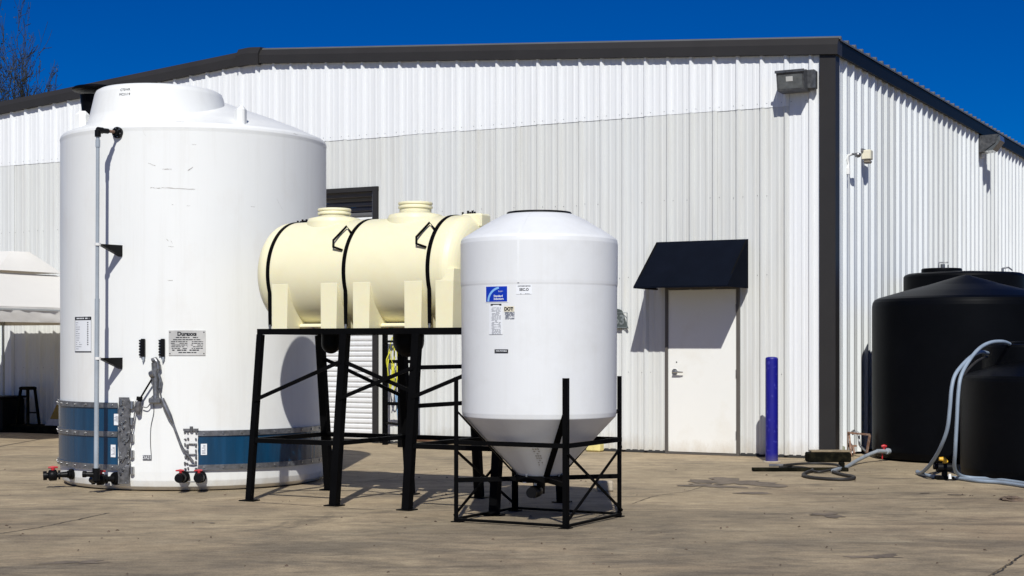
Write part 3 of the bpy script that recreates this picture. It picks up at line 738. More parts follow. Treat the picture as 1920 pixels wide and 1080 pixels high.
b = MB(); b.tube([BP(304,747), BP(309,760), BP(318,780), BP(325,795)], [.018,.024,.024,.012], 10); b.tube(smooth_path([BP(324,793), BP(333,818), BP(342,840), BP(352,853), BP(362,866)]), .012, 8); b.build('turnbuckle', M['galv'], tn)
b = MB(); b.tube(smooth_path([BP(288,757,.01), BP(288,775,.008), BP(283,800,.006), BP(282,828,.006), BP(283.5,853,.006)]), .0035, 6); b.build('wire', M['galvd'], tn)
b = MB(); a0, hA = BT.ph_h(268,862.5); a1, hB = BT.ph_h(284.5,853.5); BT.patch(b, a0, a1, hA, hB, .008, .006, 3); tg = b.build('tag', M['galvd'], bt)
b = MB(); text_on(b, 'DA21', .045, BT.fn(276, 858, .010), xs=.8); b.build('tag_lettering', M['label'], tg)
for px in (268, 304.5):
    b = MB(); ph, h_ = BT.ph_h(px+1.5, 652); t_ = Vector((math.cos(ph), math.sin(ph), 0)); r_ = Vector((math.sin(ph), -math.cos(ph), 0))
    b.box(BT.at(ph,h_,.018), .038, .035, .165, t_, r_, Z, bev=.006)
    for k in range(6): b.box(BT.at(ph-.018,h_-.065+k*.026,.012), .03, .02, .015, t_, r_, Z)
    cn = b.build('terminal_strip', M['bplas'], bt)
    b = MB(); q = BT.at(ph+.004,h_-.083,.018); b.tube([q, q-Z*.02, q-Z*.052-X*.008], [.010,.012,.004], 8); b.build('plug', M['pvc'], cn)
# maker's plate
a0, hA = BT.ph_h(316.5, 666.5); a1, hB = BT.ph_h(385, 619.5)
b = MB(); BT.patch(b, a0, a1, hA, hB, .007, .006, 10); mp = b.build('nameplate', M['nameplate'], bt)
b = MB(); fn = BT.fn(350.5, 643, .0085)
text_on(b, 'Duraxxs', .050, lambda u, v: fn(u, v+.082), .0022, 1.0)
rnd = random.Random(21)
def rows(b, fn, x0, x1, y0, y1, n, h_, gap=.2, rnd=rnd, lo=.012, hi=.04):
    for k in range(n):
        y = y1+(y0-y1)*k/max(1, n-1); x = x0+rnd.uniform(0,.01)
        while x < x1:
            w = min(rnd.uniform(lo, hi), x1-x)
            if rnd.random() > gap:
                b.add([fn(x,y-h_/2), fn(x+w,y-h_/2), fn(x+w,y+h_/2), fn(x,y+h_/2)], [(0,1,2,3)])
            x += w+rnd.uniform(.003,.007)
rows(b, fn, -.10, .10, .050, .050, 1, .008); rows(b, fn, -.125, .125, .030, .030, 1, .007, .1)
rows(b, fn, -.145, .005, .012, -.050, 5, .006, .1); rows(b, fn, .035, .145, .012, -.050, 5, .006, .1)
rows(b, fn, -.135, .13, -.066, -.066, 1, .010, .1); rows(b, fn, -.08, .085, -.088, -.088, 1, .008, .05)
for u in (-.152, .152):
    for v in (-.098, .098): b.add([fn(u-.005,v-.005), fn(u+.005,v-.005), fn(u+.005,v+.005), fn(u-.005,v+.005)], [(0,1,2,3)])
b.build('engraving', M['ink'], mp)
# paper chart at the left
a0, hA = BT.ph_h(141.5, 660); a1, hB = BT.ph_h(172, 593.5)
b = MB(); BT.patch(b, a0, a1, hA, hB, .004, .003, 6); ch = b.build('chart_label', M['label'], bt)
b = MB(); hh_ = hB-hA; BT.patch(b, a0, a1, hB-.032, hB, .0055, 0, 6); BT.patch(b, a0, a1, hA, hA+.008, .0055, 0, 6)
BT.patch(b, a0, a0+.003, hA, hB, .0055, 0, 1); BT.patch(b, a1-.003, a1, hA, hB, .0055, 0, 1)
am = (a0+a1)/2; fn2 = lambda u, v: BT.at(am+u/BT.R, (hA+hB)/2+v, .0057)
wch = (a1-a0)*BT.R; rnd = random.Random(31); y = hh_/2-.055
while y > -hh_/2+.02:
    x = .28*wch
    if y > -hh_/2+.07: b.add([fn2(x,y-.005), fn2(x+.016,y-.005), fn2(x+.016,y+.005), fn2(x,y+.005)], [(0,1,2,3)])
    y -= .0205
b.build('chart_print', M['ink'], ch)
b = MB(); y = hh_/2-.055
while y > -hh_/2+.02:
    rows(b, fn2, -.44*wch, -.44*wch+rnd.uniform(.05,.11), y, y, 1, .005, .05, rnd); y -= .0205
b.build('chart_rows', M['inkg'], ch)
b = MB(); rows(b, lambda u, v: BT.at(am+u/BT.R, hB-.016+v, .0072), -.4*wch, .4*wch, 0, 0, 1, .012, .05, random.Random(2), .008, .02); b.build('chart_title', M['label'], ch)
# overflow pipe at the left
PO = .27
def PP(px, py, off=PO): return BT.pt(px, py, off)
top = PP(184, 262); bot = PP(180, 886); bot.x, bot.y = PP(180,886).x, PP(180,886).y
xp, yp = PP(183.5, 400).x, PP(183.5, 400).y; 
ptop = Vector((xp, yp, PP(184,244).z)); pbot = Vector((xp-.015, yp, PP(182,884).z))
b = MB(); b.cyl(pbot, Vector((xp-.006, yp, PP(184,560).z)), .0215, seg=20); b.cyl(Vector((xp-.006, yp, PP(184,560).z)), ptop, .0165, seg=20)
b.cyl(Vector((xp,yp,PP(184,276).z)), Vector((xp,yp,PP(184,262).z)), .021, seg=16)
pipe = b.build('drop_pipe', M['pvc'], bt)
fl_ = BT.pt(222, 249, .0); fph = BT.phi(222)
r_ = Vector((math.sin(fph), -math.cos(fph), 0)); t_ = Vector((math.cos(fph), math.sin(fph), 0))
fz = fl_.z; fo = BT.at(fph, fz, 0)
b = MB(); b.tube([ptop-Z*.06, ptop], .028, 14); b.tube([ptop-Z*.01, ptop+(fo-ptop).normalized()*.0+X*.02], .028, 14)
q0 = Vector((ptop.x, ptop.y, ptop.z)); q1 = Vector((fo.x, fo.y, fz))+r_*.07
b.tube([q0, q0+(q1-q0)*.12], .030, 14); b.tube([q0+(q1-q0)*.25, q0+(q1-q0)*.62], .024, 14); b.tube([q0+(q1-q0)*.1, q0+(q1-q0)*.28], .029, 14)
b.build('elbow', M['bplas'], pipe)
b = MB(); b.tube([q0+(q1-q0)*.6, q1], .014, 12); b.build('nipple', M['rust'], pipe)
def flange(c, ax, r=.06, m_=M['bplas'], name='flange', parent=pipe):
    b = MB(); b.cyl(c, c+ax*.028, r, seg=28); b.cyl(c+ax*.026, c+ax*.06, r*.62, seg=8); 
    o = b.build(name, m_, parent); b = MB(); u = ax.cross(Z).normalized(); w = u.cross(ax)
    for k in range(6):
        a = k*math.pi/3+.3; q = c+ax*.026+(u*math.cos(a)+w*math.sin(a))*r*.8; b.cyl(q, q+ax*.008, .007, seg=6)
    b.build('flange_bolt', M['galv'], parent, kind='stuff'); return o
flange(fo, r_, .052)
for py in (458, 672):
    zc = PP(184, py).z; ph = BT.phi(226); r2 = Vector((math.sin(ph), -math.cos(ph), 0))
    e0 = Vector((xp, yp, zc)); base = BT.at(ph, zc, 0); tt = (base-e0).normalized(); sd = tt.cross(Z).normalized()
    b = MB(); tip = e0+tt*.03; far = base+tt*.03
    for_ = [tip+Z*.004, far+Z*.006, far-Z*.10-tt*.03, tip-Z*.008]
    b.prism([p-sd*.022 for p in for_], sd*.044)
    b.box(e0, .06, .06, .022, X, Y, Z, bev=.006) if False else None
    br = b.build('bracket', M['bplas'], bt)
    b = MB(); b.cyl(e0-Z*.012, e0+Z*.012, .028, seg=16); b.build('pipe_clamp', M['pvcw'], br)
# valves
def valve(px_f, py_f, direction, length, body, handle_tilt, parent_name='valve', r=.055):
    """flange on the tank at px_f,py_f; the pipe runs out along direction"""
    ph, h_ = BT.ph_h(px_f, py_f); r_ = Vector((math.sin(ph), -math.cos(ph), 0)); c = BT.at(ph, h_, 0)
    b = MB(); b.cyl(c, c+r_*.025, r, seg=24); b.cyl(c+r_*.025, c+r_*.05, r*.7, seg=8)
    vv = b.build(parent_name, M['bplas'], bt)
    s = c+r_*.05; e = s+direction*length
    b = MB(); b.tube([s, s.lerp(e,.3), e], [.03,.024,.03], 14)
    b.tube([s.lerp(e,.42), s.lerp(e,.46), s.lerp(e,.75), s.lerp(e,.80)], [.03,.052,.052,.03], 16)
    b.tube([s.lerp(e,.3), s.lerp(e,.38)], .043, 8); b.tube([s.lerp(e,.85), e], .043, 8)
    b.build('valve_body', M['bplas'], vv)
    b = MB(); m0 = s.lerp(e,.6); b.cyl(m0+Z*.045, m0+Z*.075, .018, seg=10); hd = direction*math.cos(handle_tilt)+Z*.0
    b.tube([m0+Z*.072-hd*.045, m0+Z*.076, m0+Z*.074+hd*.045], [.008,.013,.008], 10); b.build('handle', M['red'], vv)
    return vv, e
dleft = (Vector((-1, -.25, 0))).normalized()
valve(136, 889, Vector((-.98,-.25,-.04)).normalized(), .22, None, 0, r=.05)
v2, e2 = valve(219, 897, Vector((-.86,-.5,0)).normalized(), .20, None, 0, r=.06)
b = MB(); b.tube([e2, Vector((pbot.x, pbot.y, e2.z+.01))], .03, 12); b.tube([Vector((pbot.x,pbot.y,e2.z)), pbot+Z*.03], .034, 14); b.tube([Vector((pbot.x,pbot.y,e2.z+.055)), Vector((pbot.x-.10,pbot.y-.02,e2.z+.06))], [.026,.022], 12); b.cyl(Vector((pbot.x-.085,pbot.y-.02,e2.z+.06)), Vector((pbot.x-.115,pbot.y-.02,e2.z+.06)), .03, seg=10); b.build('tee_fitting', M['bplas'], v2)
for px in (344.5, 375.5):
    ph, h_ = BT.ph_h(px, 893.5); r_ = Vector((math.sin(ph), -math.cos(ph), 0)); c = BT.at(ph, h_, 0)
    b = MB(); b.cyl(c, c+r_*.028, .056, seg=24); b.cyl(c+r_*.025, c+r_*.05, .04, seg=8); vv = b.build('valve', M['bplas'], bt)
    d_ = (r_+Vector((-.18,0,0))).normalized(); s = c+r_*.05; e = s+d_*.16
    b = MB(); b.tube([s, s.lerp(e,.3), s.lerp(e,.35), s.lerp(e,.8), s.lerp(e,.85), e], [.026,.026,.045,.045,.038,.038], 16); b.cyl(e-d_*.001, e+d_*.001, .026, seg=12); b.build('valve_body', M['bplas'], vv)
    b = MB(); m0 = s.lerp(e,.55); b.cyl(m0+Z*.04, m0+Z*.066, .014, seg=8); b.tube([m0+Z*.064-X*.045, m0+Z*.068, m0+Z*.066+X*.03], [.006,.011,.008], 8); b.build('handle', M['red'], vv)
MB().tube([BT.pt(352,903.5,.09), BT.pt(368,903.5,.09)], .005, 6).build('link_rod', M['galvd'], bt)
# ------------------------------------------------------------------ cream horizontal tank and black stand
P0 = Vector((-2.187, 13.61, 0))
def TP(t_, n_, h_): return P0+A*t_+N*n_+Z*h_
TOP = 1.485; SL = 2.42
stand = thing('black_steel_stand', TP(SL/2,.435,0), TH, 'tall black steel stand with splayed legs under the cream tank', 'stand')
b = MB(); bw = .05
b.bar(TP(-.025,0,TOP-bw/2), TP(SL+.025,0,TOP-bw/2), bw, bw); b.bar(TP(-.025,.87,TOP-bw/2), TP(SL+.025,.87,TOP-bw/2), bw, bw)
b.build('top_rail', M['black'], stand)
b = MB()
for t_ in (0,.89,1.607,SL): b.bar(TP(t_,.027,TOP-bw/2), TP(t_,.843,TOP-bw/2), bw, bw-.004)
for t_ in (.45, 1.25, 2.0): b.bar(TP(t_,.027,TOP-.02), TP(t_,.843,TOP-.02), .035, .03)
b.build('cross_rail', M['black'], stand)
def leg_n(front, h_): return (-.163*(1-h_/TOP) if front else .87+.15*(1-h_/TOP))
for t_ in (0,.89,1.607,SL):
    for fr_ in (True, False):
        b = MB(); wleg = .052 if (t_ == 0 and fr_) else .068
        b.bar(TP(t_,leg_n(fr_,.008),.008), TP(t_,leg_n(fr_,TOP-bw),TOP-bw-.001), wleg, wleg, up=N)
        lg = b.build('leg', M['black'], stand)
        MB().box(TP(t_,leg_n(fr_,0),.005), .13, .13, .01, A, N, Z).build('foot_plate', M['black'], lg)
def stbar(name, t0, f0, h0, t1, f1, h1, w=.03, hgt=None, io=0):
    MB().bar(TP(t0,leg_n(f0,h0)+io,h0), TP(t1,leg_n(f1,h1)+io,h1), w, hgt or w).build(name, M['black'], stand)
LB = .52
stbar('lower_rail', .02,True,LB, .87,True,LB, .04); stbar('lower_rail', 1.63,True,LB, SL-.02,True,LB, .04)
stbar('lower_rail', .02,False,LB, SL-.02,False,LB, .04)
for t_ in (0,.89,1.607,SL): stbar('lower_rail', t_,True,LB+.001, t_,False,LB+.001, .038)
def hy(py, t_, n_): return H+(HY-py)/F*TP(t_,n_,0).y
stbar('brace', .0,True,hy(750,0,0), .89,True,hy(677,.89,0), .022,.03, -.03)
stbar('brace', .89,True,hy(747,.89,0), 1.607,True,hy(689,1.607,0), .022,.03, -.035)
stbar('brace', .89,True,hy(677,.89,0), 1.607,True,hy(735,1.607,0), .022,.03, -.01)
stbar('brace', 1.607,True,hy(745,1.607,0), SL,True,hy(675,SL,0), .022,.03, -.03)
stbar('brace', .0,False,hy(672,0,.9), .89,False,hy(747,.89,.9), .022,.03, .03)
stbar('brace', .89,False,hy(747,.89,.9), 1.607,False,hy(689,1.607,.9), .022,.03, .03) if False else None
for py in (691, 763): stbar('rung', 1.607,True,hy(py-2,1.607,0), 1.607,False,hy(py-2,1.607,0), .035)
# cream tank
ct = thing('cream_horizontal_tank', TP(.95,.435,TOP), TH, 'cream horizontal leg tank strapped on top of the black stand', 'tank')
CR = .470; CH = 2.435-CR; AXN = .435
b = MB(); T0, T1 = -.11, 1.985; er = .13
pf = [(0, T0-.0)]
for k in range(0, 10):
    a = math.pi/2*k/9; 
    pf.append((CR-er*1.35+er*1.35*math.sin(a)*1.0, T0+.02+er*(1-math.cos(a))) if k else (CR-er*1.35, T0+.018))
for k in range(9, -1, -1):
    a = math.pi/2*k/9
    pf.append((CR-er*1.35+er*1.35*math.sin(a), T1-.02-er*(1-math.cos(a))))
pf.append((0, T1))
ccen = TP(0, AXN, CH)
b.lathe(ccen, pf, 96, axis=(N, Z, A)); b.build('body', M['cream'], ct, weld=True)
for t_ in (.222,.738,1.069,1.58,1.88):
    b = MB(); wb, wt = .160, .172; vs = []
    for (h_, w_, n0, n1) in ((TOP, wb, -.031, .901), (CH-.10, wt, -.0265, .8965), (CH+.0, wt*.96, -.012, .882)):
        for (e, n_) in ((-1,n0),(1,n0),(1,n1),(-1,n1)): vs.append(TP(t_+e*w_/2, n_, h_))
    b.add(vs, [(0,1,2,3)]+[(4*k+i, 4*k+(i+1)%4, 4*k+4+(i+1)%4, 4*k+4+i) for k in range(2) for i in range(4)]+[(8,9,10,11)])
    b.build('moulded_foot', M['cream'], ct)
# lower saddle skirt between the paired feet
for t_a in (.48, 1.325):
    b = MB(); b.box(TP(t_a, AXN, TOP+.022), .36, .60, .042, A, N, Z, bev=.015); b.build('saddle', M['cream'], ct)
for k, (t_, top_) in enumerate(((.471, 2.545), (1.313, 2.565))):
    c = TP(t_, AXN, 0); b = MB()
    b.lathe(c, [(.245,2.36),(.24,2.425),(.225,2.455),(.17,2.468),(.15,2.472)], 48); b.build('collar', M['cream'], ct)
    b = MB(); hb_ = top_; b.lathe(c, [(.137,2.46),(.137,hb_-.055),(.148,hb_-.052),(.148,hb_-.036),(.140,hb_-.033),(.140,hb_-.022),(.148,hb_-.019),(.148,hb_-.006),(.142,hb_),(0,hb_+.004)], 48); b.build('manway_lid', M['cream'], ct)
b = MB(); b.box(TP(1.875,AXN+.06,2.385), .20, .17, .12, A, N, Z, bev=.015); b.build('fill_block', M['cream'], ct)
for (t_, n_) in ((-.0, AXN+.10), (1.70, AXN+.14)):
    b = MB()
    for k in range(5):
        q = TP(t_+k*.022+(.03 if k else 0), n_, 2.42 if t_ < 1 else 2.43); b.cyl(q, q+Z*(.045+.01*(k % 2)), .009, seg=8)
    b.box(TP(t_+.07, n_, 2.45), .08, .02, .02, A, N, Z); b.build('vent_fitting', M['bplas'], ct)
def strap(t_, par):
    b = MB(); vs = []; w_ = .036; path = [(0-.004, TOP+.02)]
    a0 = math.radians(-62)
    for k in range(0, 49):
        a = math.radians(200) - math.radians(220)*k/48     # around the top from the front to the back
        path.append((AXN+(CR+.006)*math.cos(a), CH+(CR+.006)*math.sin(a)))
    path.append((.874, TOP+.02))
    for n_, h_ in path: vs += [TP(t_-w_/2, n_, h_), TP(t_+w_/2, n_, h_)]
    c = Vector((AXN, CH)); 
    for n_, h_ in path:
        dv = (Vector((n_, h_))-c).normalized()*.005; vs += [TP(t_-w_/2, n_-dv.x, h_-dv.y), TP(t_+w_/2, n_-dv.x, h_-dv.y)]
    m_ = len(path); o = 2*m_
    fs = [(2*i,2*i+1,2*i+3,2*i+2) for i in range(m_-1)]+[(o+2*i,o+2*i+2,o+2*i+3,o+2*i+1) for i in range(m_-1)]+[(2*i,2*i+2,o+2*i+2,o+2*i) for i in range(m_-1)]+[(2*i+1,o+2*i+1,o+2*i+3,2*i+3) for i in range(m_-1)]
    b.add(vs, fs); so_ = b.build('strap', M['black'], par)
    b = MB()
    for n_ in (-.004, .874): b.cyl(TP(t_,n_,TOP-.0), TP(t_,n_,TOP+.035), .012, seg=8)
    b.build('strap_bolt', M['galv'], so_)
for t_ in (.10,.895,1.725): strap(t_, ct)
for t_ in (.875, 1.705):
    def CPt(dt, ang, r_=.012): 
        a = math.radians(ang); return TP(t_+dt, AXN+(CR+r_)*math.cos(a), CH+(CR+r_)*math.sin(a))
    b = MB(); pts = [CPt(-.0,138,.01), CPt(-.045,132,.03), CPt(-.05,152,.03), CPt(-.005,158,.01)]
    b.tube([CPt(.01,136), CPt(-.06,128,.03), CPt(-.115,148,.035), CPt(-.10,155,.03), CPt(-.01,158)], .010, 8); b.build('lifting_loop', M['black'], ct)
# black sumps hanging under the top frame
for px, w_, zz in ((620.5,.085,1.268),(766,.135,1.24)):
    t_ = 0.42 if px < 700 else 1.13
    rr = (px-960)/F; n_s = .45
    t_ = (rr*(P0.y+CA*n_s)-P0.x-SA*n_s)/(CA+SA*rr)
    c = TP(t_, n_s, 0); b = MB(); b.lathe(c, [(w_,TOP-.03),(w_,zz+w_)]+[(w_*math.cos(a*math.pi/16), zz+w_-w_*math.sin(a*math.pi/16)) for a in range(1,9)], 32); b.build('sump', M['bpoly'], ct)
# ------------------------------------------------------------------ far black rack with yellow rope
rc = G(735, 836); rc.z = 0
rack = thing('black_rack', rc, TH, 'black steel rack standing by the shutter behind the cream tank stand', 'rack')
q0 = G(722, 834); q0.z = 0
L1 = .75
q1 = G(779, 836); q1.z = 0; q2 = G(751, 838.5); q2.z = 0; q3 = q1+(q2-q0)*.2
for p in (q0, q1, q2): MB().bar(p, p+Z*1.62, .06, .05).build('post', M['black'], rack)
for h_ in (.56, 1.13, 1.6): MB().bar(q0+Z*h_, q1+Z*h_, .045).build('rung', M['black'], rack)
for h_ in (.3, 1.4): MB().bar(q0+Z*h_, q2+Z*h_, .03).build('tie_bar', M['black'], rack)
b = MB(); rnd = random.Random(4); yd = q0.y-.06
for k in range(8):
    x0 = rnd.uniform(727,746); x1 = x0+rnd.uniform(-8,8); y0 = rnd.uniform(640,690); y1 = y0+rnd.uniform(25,50)
    b.tube(smooth_path([P(x0,y0,yd), P((x0+x1)/2+rnd.uniform(-4,4),(y0+y1)/2,yd-.03), P(min(748,max(726,x1)),min(738,y1),yd)]), .007, 6)
b.tube(smooth_path([P(736,632,yd), P(731,650,yd), P(727,680,yd), P(729,715,yd), P(736,735,yd), P(743,715,yd), P(746,680,yd), P(744,650,yd), P(747,632,yd)]), .008, 6)
b.tube(smooth_path([P(740,640,yd), P(738,690,yd-.02), P(732,730,yd)]), .011, 6)
rp = b.build('yellow_rope', M['yrope'], origin=P(736,690,yd)); tag(rp, 'yellow rope bundle hanging on the black rack', 'rope')
b = MB(); b.tube(smooth_path([P(741,735,yd), P(744,760,yd), P(747,790,yd+.05), P(748,815,yd+.1)]), .012, 6); b.tube(smooth_path([P(744,735,yd), P(747,765,yd), P(746,800,yd+.1)]), .008, 6)
rp = b.build('blue_cord', M['brope'], origin=P(744,770,yd)); tag(rp, 'pale blue cord hanging below the yellow rope', 'cord')
# ------------------------------------------------------------------ cone bottom tank and frame
CT = Tank(.209, 12.03, .604)
co = thing('cone_bottom_tank', CT.c, 0, 'white cone bottom tank with blue sticker in front of the stand', 'tank')
c = CT.c
b = MB(); b.lathe(c, [(.165,.345),(.588,.795),(.590,.80),(.595,.83),(.597,1.2),(.6005,1.79),(.6035,1.80),(.6045,1.82),(.6055,2.115),(.600,2.145),(.585,2.163),(.47,2.235),(.36,2.30),(.285,2.338),(.25,2.348),(.245,2.35)], 112); b.build('body', M['wpoly2'], co, weld=True)
b = MB(); b.lathe(c, [(.25,2.335),(.25,2.358),(.245,2.364),(.0,2.372)], 56); b.build('lid', M['bplas'], co)
# moulding seam
b = MB(); ph = CT.phi(972)
CT2 = Tank(c.x, c.y, .606); vs = []
for h_, r2 in ((1.80,.609),(2.125,.609),(2.145,.603),(2.163,.588),(2.235,.4735),(2.30,.3635),(2.338,.2885)):
    for dphi in (-.012/max(r2,.3), .012/max(r2,.3)): vs.append(c+Vector((math.sin(ph+dphi*.6)*r2, -math.cos(ph+dphi*.6)*r2, h_+.001)))
b.add(vs, [(2*i,2*i+1,2*i+3,2*i+2) for i in range(6)], True); b.build('moulding_seam', M['wpoly2'], co)
b = MB(); b.cyl(c+Z*.20, c+Z*.345, .045, .05, seg=20); b.lathe(c, [(.09,.30),(.09,.345),(.05,.345)], 24); b.build('outlet_neck', M['bplas'], co)
b = MB(); vd = (Vector((-.28,-1,0))).normalized(); v0 = c+Z*.225; b.tube([v0, v0+vd*.05, v0+vd*.06, v0+vd*.16, v0+vd*.17, v0+vd*.24], [.03,.03,.048,.048,.040,.040], 16); vb = b.build('valve', M['bplas'], co)
b = MB(); q = v0+vd*.12; b.cyl(q+Z*.045-X*.0, q+Z*.066, .012, seg=8); b.lathe(q+Z*.066-X*.055, [(0,.0),(.045,.002),(.048,.008),(.03,.016),(0,.018)], 20); b.build('handle', M['label'], vb)
# stickers
def stick(px0, py0, px1, py1, m_, off=.003, th=.0, name='sticker', par=co):
    a0, h0_ = CT.ph_h(px0, py1); a1, h1_ = CT.ph_h(px1, py0); b = MB(); CT.patch(b, a0, a1, h0_, h1_, off-.006, th, 8); return b.build(name, m_, par)
w0 = stick(909.5, 535, 952.5, 567.5, M['label'], .004); w1 = stick(911.2, 536.6, 950.8, 566, M['inkb'], .0052, name='blue_field', par=w0)
b = MB(); fn3 = CT.fn(931, 551, -.0001)
vs = []
for k in range(14):
    u = k/13; a = math.radians(180-78*u); R1, R2 = .130, .112
    cx, cy = .045, -.055
    vs += [fn3(cx+R1*math.cos(a), cy+R1*math.sin(a)*.85), fn3(cx+R2*math.cos(a), cy+R2*math.sin(a)*.85)]
b.add(vs, [(2*i,2*i+1,2*i+3,2*i+2) for i in range(13)])
b.build('swoosh', M['inklb'], w1)
b = MB(); fn4 = CT.fn(934, 555, .0004)
text_on(b, 'Standard', .022, lambda u, v: fn4(u, v), .0006); text_on(b, 'Inductors', .022, lambda u, v: fn4(u+.004, v-.021), .0006)
text_on(b, 'Snyder', .014, lambda u, v: fn4(u+.02, v+.035)); b.build('lettering', M['label'], w1)
w2 = stick(968, 534, 997, 551.5, M['label'], .0045)
b = MB(); fn5 = CT.fn(982.5, 543, -.0003); text_on(b, 'SEC.O', .026, fn5, .0008); text_on(b, 'CUSTOMER SERVICE', .0095, lambda u, v: fn5(u, v+.026), .0004, 1.1); rows(b, fn5, -.03, .04, -.03, -.03, 1, .003, .3, random.Random(3), .004, .01); b.build('lettering', M['ink'], w2)
w3 = stick(917, 571.5, 942, 627, M['label'], .0045)
b = MB(); fn6 = CT.fn(929.7, 599, -.0003); rows(b, fn6, -.042, .043, .086, -.105, 24, .0035, .12, random.Random(9)); b.build('fine_print', M['inkg'], w3)
b = MB(); b.add([fn6(-.048,.102), fn6(.048,.102), fn6(.048,.115), fn6(-.048,.115)], [(0,1,2,3)]); b.build('heading_bar', M['ink'], w3)
w4 = stick(944.5, 574, 964, 584.5, mat('label_cream', (.75,.7,.55), .5, var=.02), .0045)
b = MB(); fn7 = CT.fn(953.5, 579.5, -.0003); text_on(b, 'DOT', .034, fn7, .002, .95); text_on(b, ':', .03, lambda u, v: fn7(u+.034, v), .001); b.build('lettering', M['ink'], w4)
b = MB(); fn8 = CT.fn(955, 591.5, -.0016); rows(b, fn8, -.038, .04, .024, -.024, 8, .0035, .1, random.Random(4)); b.build('fine_print', M['inkg'], co)
w5 = stick(927, 655, 952.5, 661.5, M['ink'], .0045)
b = MB(); fn9 = CT.fn(939.7, 658.2, -.0002); text_on(b, 'NON POTABLE', .0135, fn9, .0004); b.build('lettering', M['label'], w5)
# faint stencil on the cone
b = MB(); cph = CT.phi(985); rnd = random.Random(6)
def conept(ph_, h_): r2 = .165+(h_-.345)*(.423/.45)+.002; return c+Vector((math.sin(ph_)*r2, -math.cos(ph_)*r2, h_))
for k in range(9):
    h_ = .58-.018*k; a = -.18+.018*k
    for j in range(3):
        if rnd.random() < .75: aa = a+j*.05; b.add([conept(aa,h_), conept(aa+.04,h_-.004), conept(aa+.045,h_+.006), conept(aa+.005,h_+.009)], [(0,1,2,3)])
b.build('stencil', M['scuff'], co, kind='stuff')
# frame
hw = .477
cf = thing('cone_tank_frame', CT.c, TH, 'black angle iron frame with cross braces holding the cone tank', 'frame')
def CP(i, j, h_): return c+A*(i*hw)+N*(j*hw)+Z*h_
for i in (-1, 1):
    for j in (-1, 1):
        b = MB(); w_ = .035; t_ = .006; p = CP(i,j,0)
        b.box(p+Z*.55-A*(i*w_/2), w_, t_, 1.10, A, N, Z); b.box(p+Z*.55-N*(j*(w_/2+t_/2)), t_, w_, 1.10, A, N, Z)
        lg = b.build('leg', M['black'], cf)
        MB().box(p+Z*.004-A*(i*.02)-N*(j*.02), .08, .08, .008, A, N, Z).build('foot_plate', M['black'], lg)
cor = [(-1,-1),(1,-1),(1,1),(-1,1)]
for k in range(4):
    (i0,j0),(i1,j1) = cor[k], cor[(k+1)%4]
    d_ = (CP(i1,j1,0)-CP(i0,j0,0)).normalized()
    MB().bar(CP(i0,j0,.605)+d_*.01, CP(i1,j1,.605)-d_*.01, .018, .034).build('upper_rail', M['black'], cf)
    MB().bar(CP(i0,j0,.022)+d_*.01, CP(i1,j1,.022)-d_*.01, .02, .02).build('base_rail', M['black'], cf)
for (k0, k1) in (((-1,-1),(-1,1)), ((1,-1),(1,1))):
    for up in (0, 1):
        a_ = CP(k0[0],k0[1],.55 if up else .05); e_ = CP(k1[0],k1[1],.05 if up else .55); MB().bar(a_+A*(.006*up), e_+A*(.006*up), .012, .018).build('brace', M['black'], cf)
for (i, j) in cor:
    p = CP(i*.97,j*.97,.855); rd_ = Vector((p.x-c.x, p.y-c.y, 0)).normalized()
    q = c+rd_*.180+Z*.350
    MB().bar(p+Z*.0, q, .05, .008, up=rd_).build('cone_strut', M['black'], cf) if False else None
    b = MB(); s_ = rd_.cross(Z); d_ = (q-p).normalized(); u_ = s_.cross(d_)
    b.box((p+q)/2+u_*(-.008 if u_.z > 0 else .008), (q-p).length, .048, .007, d_, s_, u_); b.build('cone_strut', M['black'], cf)
    MB().bar(CP(i,j,.318)-rd_*.02, c+rd_*.17+Z*.318, .03, .034).build('radial_bar', M['black'], cf)
b = MB(); b.lathe(c, [(.19,.295),(.19,.34),(.16,.34),(.16,.295),(.19,.295)], 40, smooth=False); b.build('ring', M['black'], cf)
b = MB()
for k in range(8):
    a = k*math.pi/4+.2; q = c+Vector((math.sin(a)*.178, -math.cos(a)*.178, .34)); b.cyl(q, q+Z*.014, .010, seg=6)
b.build('ring_bolt', M['galv'], cf, kind='stuff')
# ------------------------------------------------------------------ black tanks by the side wall
TA = Tank(5.40, 18.60, 1.085)
ta = thing('black_vertical_tank', TA.c, 0, 'large black vertical tank with pointed dome by the side wall', 'tank')
R_ = TA.R
b = MB(); b.lathe(TA.c, [(R_-.08,0),(R_-.02,.03),(R_,.10),(R_,1.81),(R_-.008,1.855),(R_-.03,1.89),(R_-.08,1.913),(R_-.35,1.99),(R_-.65,2.065),(.2,2.135),(.06,2.175),(0,2.187)], 112); b.build('body', M['bpoly'], ta, weld=True)
TB = Tank(.2895*20.45, 20.45, .772)
tb = thing('black_short_tank', TB.c, 0, 'black tank with flat top behind the large domed black tank', 'tank')
R_ = TB.R; b = MB(); b.lathe(TB.c, [(R_-.05,0),(R_,.06),(R_,2.24),(R_-.015,2.265),(R_-.06,2.285),(.3,2.31),(0,2.32)], 80); b.build('body', M['bpoly'], tb, weld=True)
lc = TB.c+Vector((-.28,.05,0)); b = MB(); b.lathe(lc, [(.26,2.26),(.26,2.34),(.25,2.355),(0,2.36)], 40); b.build('lid', M['bpoly'], tb)
b = MB(); q = lc+Vector((-.0,-.05,2.35)); b.tube([q-X*.05, q-X*.05+Z*.08, q+X*.07+Z*.085], .010, 8); b.cyl(q, q+Z*.06, .03, seg=12); b.cyl(q+X*.07, q+X*.07+Z*.05, .008, seg=8)
